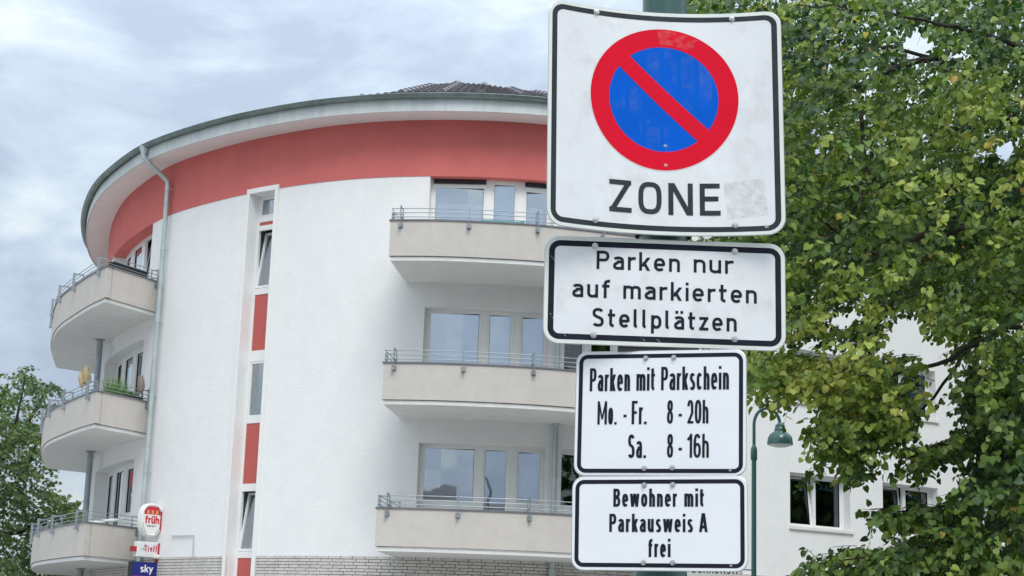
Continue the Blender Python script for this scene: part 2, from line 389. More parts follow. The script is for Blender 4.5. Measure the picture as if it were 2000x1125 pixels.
# ---- windows
def ring(mb, s0, s1, z0, z1, w, o0, o1, m=None, wb=None):
    wb = w if wb is None else wb
    WALL.box(mb, s0, s1, o0, o1, z1 - w, z1, m, 2); WALL.box(mb, s0, s1, o0, o1, z0, z0 + wb, m, 2)
    WALL.box(mb, s0, s0 + w, o0, o1, z0 + wb, z1 - w, m, 2); WALL.box(mb, s1 - w, s1, o0, o1, z0 + wb, z1 - w, m, 2)
def plate_with_holes(mb, s0, s1, z0, z1, holes, o0, o1, m=None):
    ss = sorted({s0, s1} | {h[0] for h in holes} | {h[1] for h in holes})
    for i in range(len(ss) - 1):
        a = (ss[i] + ss[i + 1]) / 2; hs = sorted([h for h in holes if h[0] < a < h[1]], key=lambda h: h[2]); z = z0
        for h in hs:
            if h[2] > z + 1e-4: WALL.box(mb, ss[i], ss[i + 1], o0, o1, z, h[2], m, 2)
            z = h[3]
        if z1 > z + 1e-4: WALL.box(mb, ss[i], ss[i + 1], o0, o1, z, z1, m, 2)
def window_unit(s0, s1, z0, z1, dep, lights, name='window', gname='glass_bright', sill=True, flat=False):
    """lights: (a,b,zb,zt,backing,tilt)"""
    o = -dep; mb = MB()
    plate_with_holes(mb, s0, s1, z0, z1, [(l[0] - .05, l[1] + .05, l[2] - .05, l[3] + .05) for l in lights], o - .06, o)
    for l in lights:      # fine grooves beside each light give the moulded profile
        for e in (l[0] - .075, l[1] + .055): WALL.box(mb, e, e + .02, o, o + .012, l[2] - .06, l[3] + .05, None, 2)
    W = mb.build(name, 'white_plastic', B)
    for a, b, zb, zt, back, tilt in lights:
        sm = MB()
        ring(sm, a - .05, b + .05, zb - .05, zt + .05, .045, o - .075, o - .012)
        gm = MB(); ring(gm, a - .008, b + .008, zb - .008, zt + .008, .01, o - .05, o - .02, 'dark_gap')
        pm = MB(); WALL.box(pm, a - .004, b + .004, o - .045, o - .037, zb - .004, zt + .004, None, .5)
        objs = [sm.build('sash', 'white_plastic', W), gm.build('gasket', 'dark_gap', W), pm.build('pane', back[1] if isinstance(back, tuple) else gname, W)]
        if flat:      # panes are flat sheets set parallel to each other
            pv = Vector(WALL.V((a + b) / 2, o - .04, 0)); tq = WALL.P(b) - WALL.P(a)
            T = Matrix.Translation(pv) @ Matrix.Rotation(-math.atan2(tq[1], tq[0]), 4, 'Z') @ Matrix.Translation(-pv)
            objs[2].data.transform(T)
        if tilt:
            pv = Vector(WALL.V((a + b) / 2, o - .04, zb - .04)); tq = WALL.P(b) - WALL.P(a); ax = Vector((tq[0], tq[1], 0)).normalized()
            rot = Matrix.Rotation(-tilt, 4, ax) if False else Matrix.Rotation(tilt, 4, -ax)
            T = Matrix.Translation(pv) @ rot @ Matrix.Translation(-pv)
            for q in objs: q.data.transform(T)
        bk = back[0] if isinstance(back, tuple) else back
        if bk == 'blind':
            bmb = MB(); z = zb - .03
            while z < zt + .03:
                WALL.box(bmb, a - .03, b + .03, o - .135, o - .12, z, z + .040, None, .6); WALL.box(bmb, a - .03, b + .03, o - .135, o - .13, z + .040, z + .05, None, .6); z += .05
            tag(bmb.build('blind', 'blind', W), kind='stuff')
        elif bk and bk.startswith('curtain'):
            bmb = MB(); k = int((b - a) / .05) + 1; top = zt - (.28 if bk == 'curtain_low' else 0); cm = 'curtain_olive' if bk == 'curtain_olive' else 'curtain'
            vs = []; fs = []
            for i in range(k + 1):
                s_ = a - .03 + (b - a + .06) * i / k; oo = o - .16 + .018 * math.sin(i * 1.9) + .008 * math.sin(i * .7)
                vs += [WALL.V(s_, oo, zb - .05), WALL.V(s_, oo, top - .04 * (i / k))]
            for i in range(k): fs.append((2 * i, 2 * i + 2, 2 * i + 3, 2 * i + 1))
            bmb.add(vs, fs); bo = bmb.build('curtain', cm, W, smooth=True); sdm = bo.modifiers.new('thick', 'SOLIDIFY'); sdm.thickness = .004
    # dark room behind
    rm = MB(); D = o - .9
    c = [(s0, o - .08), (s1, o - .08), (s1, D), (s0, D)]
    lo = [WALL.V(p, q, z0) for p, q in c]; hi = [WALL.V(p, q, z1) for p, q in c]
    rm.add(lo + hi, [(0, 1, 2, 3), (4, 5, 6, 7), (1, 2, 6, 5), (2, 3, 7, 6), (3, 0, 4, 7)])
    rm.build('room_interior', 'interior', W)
    if sill == 'full':
        sb = MB(); WALL.box(sb, s0 - .03, s1 + .07, o + .002, .05, z0 - .05, z0 + .012, None, .6); sb.build('sill', 'slab_white', W)
    return W
for fi, zt in enumerate(ZF):
    dz = [0.0, 0.0, .10][fi]
    bk = [[(None, 'glass_bright')] * 3, ['blind'] * 3, ['curtain_low', 'blind', 'curtain_low']][fi]
    if fi == 0: bk = [(None, 'glass_bright'), (None, 'glass_bright'), ('curtain_low', 'glass_bright')]
    za = zt - .05
    W = window_unit(sA, sA + 2.63, zt - 2.15, zt, .22, [
        (sA + .10, sA + 1.13, zt - 1.12, za - .04 - dz, bk[0], 0), (sA + 1.37, sA + 1.81, zt - 1.95, za - .05, bk[1], 0), (sA + 2.08, sA + 2.53, zt - 1.10, za - .06 - dz, bk[2], 0)], flat=True)
    if fi == 2:
        for e0, e1 in ((.05, 1.18), (2.03, 2.58)): hb = MB(); WALL.box(hb, sA + e0, sA + e1, -.215, -.17, zt - .10, zt - .015, None, 1.2); hb.build('shutter_slot', 'dark_gap', W)
    sb = MB(); WALL.box(sb, sA + .02, sA + 1.3, -.215, -.12, zt - 1.33, zt - 1.29, None, .6); WALL.box(sb, sA + 1.98, sA + 2.61, -.215, -.12, zt - 1.33, zt - 1.29, None, .6)
    sb.build('sill', 'slab_white', W)
    window_unit(sA + 2.93, sA + 4.98, zt - 2.15, zt, .22, [
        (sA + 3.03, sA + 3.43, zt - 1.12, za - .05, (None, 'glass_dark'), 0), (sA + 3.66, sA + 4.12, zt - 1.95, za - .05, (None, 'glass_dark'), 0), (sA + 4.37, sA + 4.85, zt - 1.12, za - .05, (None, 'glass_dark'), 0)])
    lb = [[(None, 'glass_mid'), (None, 'glass_mid'), (None, 'glass_mid')], [('curtain_olive', 'glass_dark'), ('curtain', 'glass_mid'), ('curtain', 'glass_bright')], [(None, 'glass_mid'), ('curtain', 'glass_bright'), (None, 'glass_mid')]][fi]
    window_unit(sL0, sL1, zt - 2.15, zt, .3, [
        (sL0 + .35, sL0 + 1.02, zt - 1.95, za - .08, lb[0], 0), (sL0 + 1.55, sL0 + 2.30, zt - 1.95, za - .08, lb[1], 0), (sL0 + 2.70, sL1 - .15, zt - 1.15, za - .08, lb[2], math.radians(7) if fi == 2 else 0)])
    for k in range(4):
        a = sR + k * 2.87
        window_unit(a, a + 1.83, zt - 1.2, zt, .22, [(a + .09, a + .82, zt - 1.10, zt - .10, (None, 'glass_dark'), math.radians(6) if fi == 0 else 0), (a + .99, a + 1.72, zt - 1.10, zt - .10, (None, 'glass_dark') if fi == 0 else ('curtain', 'glass_dark'), 0)], sill='full')
# ---- stair window strip
zl = [(10.72, 11.08), (9.12, 10.34), (6.29, 7.42), (3.45, 4.63)]; pan = [(10.49, 10.57), (7.70, 8.94), (4.83, 6.12), (2.35, 3.27)]
wo = -.25; sm = MB()
holes = [(STR0 + .06, STR1 - .06, a - .04, b + .04) for a, b in zl] + [(STR0 + .06, STR1 - .06, a, b) for a, b in pan]
plate_with_holes(sm, STR0, STR1, 2.2, 11.16, holes, wo - .06, wo)
SW = sm.build('stair_window', 'white_plastic', B)
for i, (a, b) in enumerate(zl):
    q = MB(); ring(q, STR0 + .062, STR1 - .062, a - .038, b + .038, .045, wo - .055, wo - .008 if i not in (1, 3) else wo + .0)
    p = MB(); WALL.box(p, STR0 + .09, STR1 - .09, wo - .04, wo - .03, a, b, None, 1)
    ob = [q.build('sash', 'white_plastic', SW), p.build('pane', 'glass_mid', SW)]
    if i in (1, 3):
        pv = Vector(WALL.V((STR0 + STR1) / 2, wo - .03, a)); tq = WALL.P(STR1) - WALL.P(STR0); ax = Vector((tq[0], tq[1], 0)).normalized()
        T = Matrix.Translation(pv) @ Matrix.Rotation(math.radians(9), 4, -ax) @ Matrix.Translation(-pv)
        for x in ob: x.data.transform(T)
for a, b in pan:
    q = MB(); WALL.box(q, STR0 + .065, STR1 - .065, wo - .035, wo - .012, a + .005, b - .005, None, 1); q.build('spandrel_panel', 'red_panel', SW)
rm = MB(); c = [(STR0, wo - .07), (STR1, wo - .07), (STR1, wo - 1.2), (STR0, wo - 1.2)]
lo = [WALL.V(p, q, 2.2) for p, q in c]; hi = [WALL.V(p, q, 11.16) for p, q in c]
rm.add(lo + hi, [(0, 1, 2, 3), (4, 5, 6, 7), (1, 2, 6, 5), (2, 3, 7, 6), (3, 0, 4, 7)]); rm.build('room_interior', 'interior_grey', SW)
tm = MB(); WALL.box(tm, STR0 - .09, STR0 - .001, -.0, .045, 2.2, 11.16); WALL.box(tm, STR1 + .001, STR1 + .10, -.0, .045, 2.2, 11.16); WALL.box(tm, STR0 - .09, STR1 + .10, -.0, .045, 11.162, 11.27)
tm.build('window_surround', 'white_plastic', B)
# ---- eaves: soffit, fascia, gutter
EO = .63
def strip(mb, s0, s1, prof, m=None, step=.3, close=False):
    k = int((s1 - s0) / step); vs = []; fs = []; n = len(prof)
    for i in range(k + 1):
        a = s0 + (s1 - s0) * i / k
        for o, z in prof: vs.append(WALL.V(a, o, z))
    for i in range(k):
        for j in range(n if close else n - 1):
            b = (j + 1) % n; fs.append((i * n + j, i * n + b, (i + 1) * n + b, (i + 1) * n + j))
    mb.add(vs, fs, m)
q = MB(); strip(q, 4, S_END, [(-.3, ZSOF + .001), (EO, ZSOF + .001), (EO, ZSOF + .04), (-.3, ZSOF + .04)], close=True); q.build('soffit', 'soffit_paint', B, smooth=True)
q = MB(); strip(q, 4, S_END, [(EO + .003, ZSOF - .015), (EO + .028, ZSOF - .015), (EO + .028, 12.70), (EO + .003, 12.70)], close=True); q.build('fascia', 'fascia_metal', B, smooth=True)
gr = .075; gc = (EO + .105, 12.735)
prof = [(gc[0] + gr * math.cos(t), gc[1] + gr * math.sin(t)) for t in np.linspace(0, -math.pi, 9)]
prof += [(gc[0] - (gr - .006) * math.cos(t), gc[1] + (gr - .006) * -math.sin(t)) for t in np.linspace(0, math.pi, 9)]
G = MB(); strip(G, 4, S_END, prof, close=True)
k = int((S_END - 4) / .3)
G.tube([WALL.V(4 + (S_END - 4) * i / k, gc[0] + gr, gc[1] + .004) for i in range(k + 1)], .014, 6)
GO = G.build('gutter', 'zinc', B, smooth=True)
a = 14.3
while a < sR + 6:
    J = MB()
    for t0, t1 in zip(np.linspace(0, -math.pi, 9)[:-1], np.linspace(0, -math.pi, 9)[1:]):
        r1 = gr + .006
        vs = [WALL.V(s_, gc[0] + r1 * math.cos(t), gc[1] + r1 * math.sin(t)) for s_ in (a, a + .035) for t in (t0, t1)]
        J.add(vs, [(0, 1, 3, 2)])
    J.build('gutter_joint', 'zinc', GO); a += .72
# ---- roof: tiled facets with ridge caps
foot = []; a = WS(-12.2, 48) - 6
s_h = [WS(*WALL.P(0)[:2])]
hips = []
sh0 = None
def hit_off(x, y, off):      # parameter where the view line through a pixel meets the eaves curve
    best = None; r = ray(x, y)
    ss = np.arange(20, sR + 2, .02)
    P = np.array([WALL.P(v, off) for v in ss]); dd = np.abs(P[:, 0] / P[:, 1] - r[0] / r[1])
    return float(ss[np.argmin(np.where(P[:, 1] < 40, dd, 9))])
hp = [hit_off(v, 183, .78) for v in (862, 941, 1025)]
st = (hp[2] - hp[0]) / 2; hips = list(hp)
while hips[0] > 12: hips.insert(0, hips[0] - st)
while hips[-1] < sR - 1: hips.append(hips[-1] + st)
RO0, RO1, RZ0, RZ1 = .68, -1.95, 12.79, 13.90
S_LOW, S_HIGH = hit_off(640, 183, .78), hit_off(815, 183, .78)
def RP(s_, t, lift=0):     # the roof pitch flattens out towards the left end of the eaves
    p = WALL.P(s_, RO0 + (RO1 - RO0) * t); k_ = min(1, max(0, (s_ - S_LOW) / (S_HIGH - S_LOW))); k_ = math.sin(k_ * math.pi / 2); dr = max(0, min(1.5, s_ - S_HIGH - .9)) * .09
    return np.array([p[0], p[1], RZ0 - .10 * (1 - k_) + (RZ1 - RZ0 - dr) * t * (.12 + .88 * k_) + lift * (.5 + .5 * k_)])
q = MB()
for i in range(len(hips) - 1):
    a, b = hips[i], hips[i + 1]
    q.add([RP(a, 0, -.03), RP(b, 0, -.03), RP(b, 1, -.03), RP(a, 1, -.03)], [(0, 1, 2, 3)])
    q.add([RP(a, 1, -.03), RP(b, 1, -.03), (2, 46, RZ1 + .1)], [(0, 1, 2)])
q.add([RP(sR - 1, 0, -.02), RP(S_END, 0, -.02), RP(S_END, 1, -.02), RP(sR - 1, 1, -.02)], [(0, 1, 2, 3)])
roof = q.build('roof', 'roof_deck', B)
NR = 8
def tile_verts(a, b, u0, u1, t0, t1, ca, cb):
    """one pantile on facet a..b, between fractions u0..u1, rows t0..t1"""
    def F(u, t, l): return RP(a, t, l) * (1 - u) + RP(b, t, l) * u
    vs = []; n = 6
    for t, l in ((t0 - .018, .038), (t1 + .0, .012)):
        for i in range(n + 1):
            w = i / n; vs.append(F(u0 + (u1 - u0) * w, t, l + .016 + .017 * math.cos(w * 2 * math.pi)))
    for i in range(n + 1): w = i / n; vs.append(F(u0 + (u1 - u0) * w, t0 - .018, .004 + .017 * math.cos(w * 2 * math.pi)))
    fs = [(i, i + 1, n + 2 + i, n + 1 + i) for i in range(n)] + [(2 * n + 2 + i, 2 * n + 3 + i, i + 1, i) for i in range(n)]
    return vs, fs
rest = MB(); cnt = 0
for i in range(len(hips) - 1):
    a, b = hips[i], hips[i + 1]
    near = hp[0] - 2.2 * st < a < hp[2] + 1.3 * st
    for r in range(NR):
        t0, t1 = r / NR, (r + 1) / NR; nT = 5
        for k in range(nT):
            vs, fs = tile_verts(a, b, k / nT, (k + 1) / nT, t0, t1, 0, 0)
            if near and cnt < 240:
                m_ = MB(); m_.add(vs, fs); m_.build('roof_tile', 'roof_tile', roof, smooth=True); cnt += 1
            else: rest.add(vs, fs)
tag(rest.build('roof_tile_field', 'roof_tile', roof, smooth=True), kind='stuff')
for i, s_ in enumerate(hips):
    near = hp[0] - 3.2 * st < s_ < hp[2] + 1.3 * st
    mbx = MB()
    for r in range(NR):
        p0 = RP(s_, r / NR - .02, .02); p1 = RP(s_, (r + 1) / NR, .005); d = p1 - p0; d /= np.linalg.norm(d)
        tq = WALL.P(s_ + .05) - WALL.P(s_ - .05); x = np.array([tq[0], tq[1], 0]); x /= np.linalg.norm(x); zv = np.cross(x, d); zv *= np.sign(zv[2])
        vs = []; n = 7
        kk = .45 + .55 * min(1, max(0, (s_ - S_LOW) / (S_HIGH - S_LOW)))
        for p, rr in ((p0, .085 * kk), (p1, .075 * kk), (p0, .0 if r == 0 else .075 * kk)):
            for j in range(n + 1): t = math.pi * j / n; vs.append(p + x * rr * math.cos(t) + zv * rr * math.sin(t))
        fs = [(j, j + 1, n + 2 + j, n + 1 + j) for j in range(n)] + [(2 * n + 2 + j, 2 * n + 3 + j, j + 1, j) for j in range(n)]
        if near: m_ = MB(); m_.add(vs, fs); m_.build('ridge_tile', 'ridge_tile', roof, smooth=True)
        else: mbx.add(vs, fs)
    if not near: tag(mbx.build('ridge_tile_run', 'ridge_tile', roof, smooth=True), kind='stuff')
# ---- downpipe at the left
sD = WS(-8.12, 37.72) + .20
def outward(s_, o, z): return WALL.V(s_, o, z)
q = MB(); sG = sD - .75 if False else sD
top = WALL.V(sD - .10, gc[0], 12.66)
q.tube([top, WALL.V(sD - .10, gc[0], 12.50), WALL.V(sD - .09, gc[0] - .03, 12.42), WALL.V(sD - .04, .24, 12.08), WALL.V(sD, .14, 11.98), WALL.V(sD, .12, 11.88), WALL.V(sD, .12, 0)], .058, 12)
DP = q.build('downpipe', 'zinc_light', B, smooth=True)
q = MB(); q.lathe([(.062, -.1), (.11, .06), (.115, .09)], WALL.V(sD - .10, gc[0], 12.62), 14); q.build('funnel', 'zinc_light', DP, smooth=True)
q = MB()
for z in (11.80, 10.35, 8.65, 6.95, 5.2, 3.5): q.tube([WALL.V(sD, .12, z - .03), WALL.V(sD, .12, z + .03)], .066, 12); q.bar(WALL.V(sD, .12, z), WALL.V(sD + .03, -.02, z), .02, .02)
q.build('pipe_clip', 'zinc_light', DP)
# small conduit on the wall
q = MB(); c0, c1 = WS(-7.16, 36.75), WS(-6.6, 36.17)
q.tube([WALL.V(c0, .03, 3.75), WALL.V(c1, .03, 3.74), WALL.V(c1 + .01, .03, 3.31)], .013, 6); q.build('conduit', 'zinc_light', B)
# ---- balconies
def balcony(front, side0, side1, T, post_s, ps0, ps1):
    """front: Curve; side0/side1: wall points at its two ends; T: top of the parapet"""
    zb = T - .70; zs = T - .79
    pl = [side0] + [tuple(p) for p in front.p] + [side1]
    full = Curve(pl, smooth=0, straight=True); full_n = None
    # mitred offset polyline
    P = np.array(pl); k = len(P)
    def off(d):
        o = []
        for i in range(k):
            e0 = P[i] - P[max(i - 1, 0)] if i > 0 else P[1] - P[0]; e1 = P[min(i + 1, k - 1)] - P[i] if i < k - 1 else P[k - 1] - P[k - 2]
            e0 = e0 / np.linalg.norm(e0); e1 = e1 / np.linalg.norm(e1); n0 = np.array([e0[1], -e0[0]]); n1 = np.array([e1[1], -e1[0]])
            b = n0 + n1; b /= np.linalg.norm(b); o.append(P[i] + b * d / max(.5, b @ n0))
        return np.array(o)
    def wallstrip(o0, o1, z0, z1):
        A, C_ = off(o0), off(o1); vs = []; fs = []
        for i in range(k): vs += [(*A[i], z0), (*C_[i], z0), (*C_[i], z1), (*A[i], z1)]
        for i in range(k - 1):
            for j in range(4): a, b = 4 * i + j, 4 * i + (j + 1) % 4; fs.append((a, a + 4, b + 4, b))
        fs += [(0, 1, 2, 3), tuple(4 * (k - 1) + j for j in (3, 2, 1, 0))]
        m = MB(); m.add(vs, fs); return m
    S_ = MB(); A = off(-.03); lo = [(*p, zs) for p in A]; hi = [(*p, zb - .012) for p in A]
    # close along the wall
    a0, a1 = WS(*side0), WS(*side1); back = [WALL.P(v, -.10) for v in np.linspace(a1, a0, 12)]
    lo += [(*p, zs) for p in back]; hi += [(*p, zb - .012) for p in back]; n = len(lo)
    S_.add(lo + hi, [tuple(range(n)), tuple(range(n, 2 * n))] + [(i, (i + 1) % n, n + (i + 1) % n, n + i) for i in range(n)])
    me = S_.mesh('balcony', 'slab_white'); 
    bmm = bmesh.new(); bmm.from_mesh(me); bmesh.ops.triangulate(bmm, faces=[f for f in bmm.faces if len(f.verts) > 4]); bmm.to_mesh(me); bmm.free()
    bal = link_mesh('balcony', me, B)
    wallstrip(0, -.15, zb, T).build('parapet', 'beige_render', bal, smooth=True)
    wallstrip(.022, -.17, T + .001, T + .030).build('coping', 'coping_metal', bal, smooth=True)
    rails = off(-.02)
    for h in (.055, .14, .225):
        m = MB(); m.tube([(*p, T + .03 + h) for p in rails], .0085, 6); m.build('rail', 'steel', bal, smooth=True)
    # posts
    for s_, c in [(v, front) for v in post_s]:
        m = MB(); p = c.P(s_, .055); pi = c.P(s_, -.02); tq = c.P(s_ + .02) - c.P(s_ - .02); tq /= np.linalg.norm(tq); u = (tq[0], tq[1], 0)
        m.bar((*p, T - .13), (*p, T + .30), .06, .012, upv=u)   # flat upright, wide face along the outward direction
        for h in (.08, .275): m.bar((*p, T + h), (*c.P(s_, -.17), T + h), .014, .03)
        pi2 = c.P(s_, -.16); m.bar((*pi2, T + .03), (*pi2, T + .28), .03, .014, upv=u)
        pa = c.P(s_, .004); m.bar((*(pa - tq * .05), T - .10), (*(pa + tq * .05), T - .10), .012, .10)
        m.bar((*pa, T - .115), (*c.P(s_, .10), T - .115), .05, .045)
        m.build('railing_post', 'steel', bal)
    for (p_, q_) in ps0 + ps1:
        p_ = np.array(p_); q_ = np.array(q_); d = (q_ - p_) / np.linalg.norm(q_ - p_); n_ = np.array([d[1], -d[0]])
        m = MB(); pp = p_ + n_ * .05
        m.bar((*pp, T - .14), (*pp, T + .30), .06, .012, upv=(d[0], d[1], 0)); m.bar((*pp, T + .08), (*(p_ - n_ * .15), T + .08), .03, .014); m.bar((*pp, T + .275), (*(p_ - n_ * .15), T + .275), .03, .014)
        m.bar((*(p_ - n_ * .15), T + .03), (*(p_ - n_ * .15), T + .28), .03, .014, upv=(d[0], d[1], 0)); m.bar((*(p_ - d * .05), T - .10), (*(p_ + d * .05), T - .10), .02, .10)
        m.build('railing_post', 'steel', bal)
    return bal
RF = Curve([(-2.42, 31.57), (-1.7, 31.47), (-1, 31.45), (0, 31.52), (.6, 31.62), (1.3, 31.83), (2.0, 32.05), (2.65, 32.28)], smooth=8)
LF = Curve([(-12.65, 45.9), (-12.35, 44.4), (-11.98, 42.8), (-11.5, 41.2), (-11.0, 39.85), (-10.28, 38.4), (-9.61, 37.15), (-9.02, 36.2)], smooth=8)
TR = [4.09, 6.868, 9.69]; TL = [3.95, 6.81, 9.62]
BR, BLc = [], []
for T in TR:
    BR.append(balcony(RF, (-2.20, 33.75), (2.95, 34.8), T, [.21, 1.55, 2.90, 4.25], [((-2.36, 32.1), (-2.42, 31.57)), ((-2.24, 33.3), (-2.42, 31.57))], []))
lp = [LF.at_xy(-9.29, 36.62), LF.at_xy(-10.28, 38.42), LF.at_xy(-11.0, 39.79), LF.at_xy(-11.66, 41.63), LF.at_xy(-12.1, 43.3), LF.at_xy(-12.5, 45)]
lw = WALL.P(sL1 + .74)
for T in TL:
    e_ = (lw[0] + .0, lw[1]); d_ = np.array(e_) - np.array((-9.02, 36.2)); f_ = np.array((-9.02, 36.2)) + d_ * .93
    BLc.append(balcony(LF, tuple(WALL.P(WS(-11.6, 46.9))), e_, T, lp, [], [(tuple(f_), e_)]))
# drain pipes standing on the balconies
q0 = WALL.P(sA + 2.76, .10)
for i, (T0, T1) in enumerate(((TR[0], TR[1]), (TR[1], TR[2]))):
    m = MB(); m.tube([(*q0, T0 - .7), (*q0, T1 - .79)], .052, 12); m.lathe([(.052, 0), (.10, .03), (.10, .04)], (*q0, T1 - .835), 14)
    m.tube([(*q0, T0 + .25), (*q0, T0 + .29)], .075, 12); m.build('drainpipe', 'zinc_light', B, smooth=True)
m = MB(); m.tube([(*q0, TR[0] - .79), (*q0, 3.12)], .052, 12); m.tube([(*q0, 3.16), (*q0, 2.98), (q0[0] - .03, q0[1] - .02, 2.9), (q0[0] - .2, q0[1] - .1, 2.76), (q0[0] - .25, q0[1] - .12, 2.6)], .075, 12)
m.tube([(q0[0] - .12, q0[1] - .08, 2.98), (q0[0] - .25, q0[1] - .08, 2.86), (q0[0] - .32, q0[1] - .08, 2.84)], .012, 6, 'dark_gap')
m.build('drainpipe', 'zinc_light', B, smooth=True)
ql = WALL.P(WS(-10.0, 41.15), .28)
for T0, T1 in ((TL[0], TL[1]), (TL[1], TL[2]), (.79, TL[0])):
    m = MB(); m.tube([(*ql, T0 - .7), (*ql, T1 - .79)], .075, 12); m.lathe([(.075, 0), (.13, .03), (.13, .04)], (*ql, T1 - .835), 14); m.build('drainpipe', 'steel', B, smooth=True)
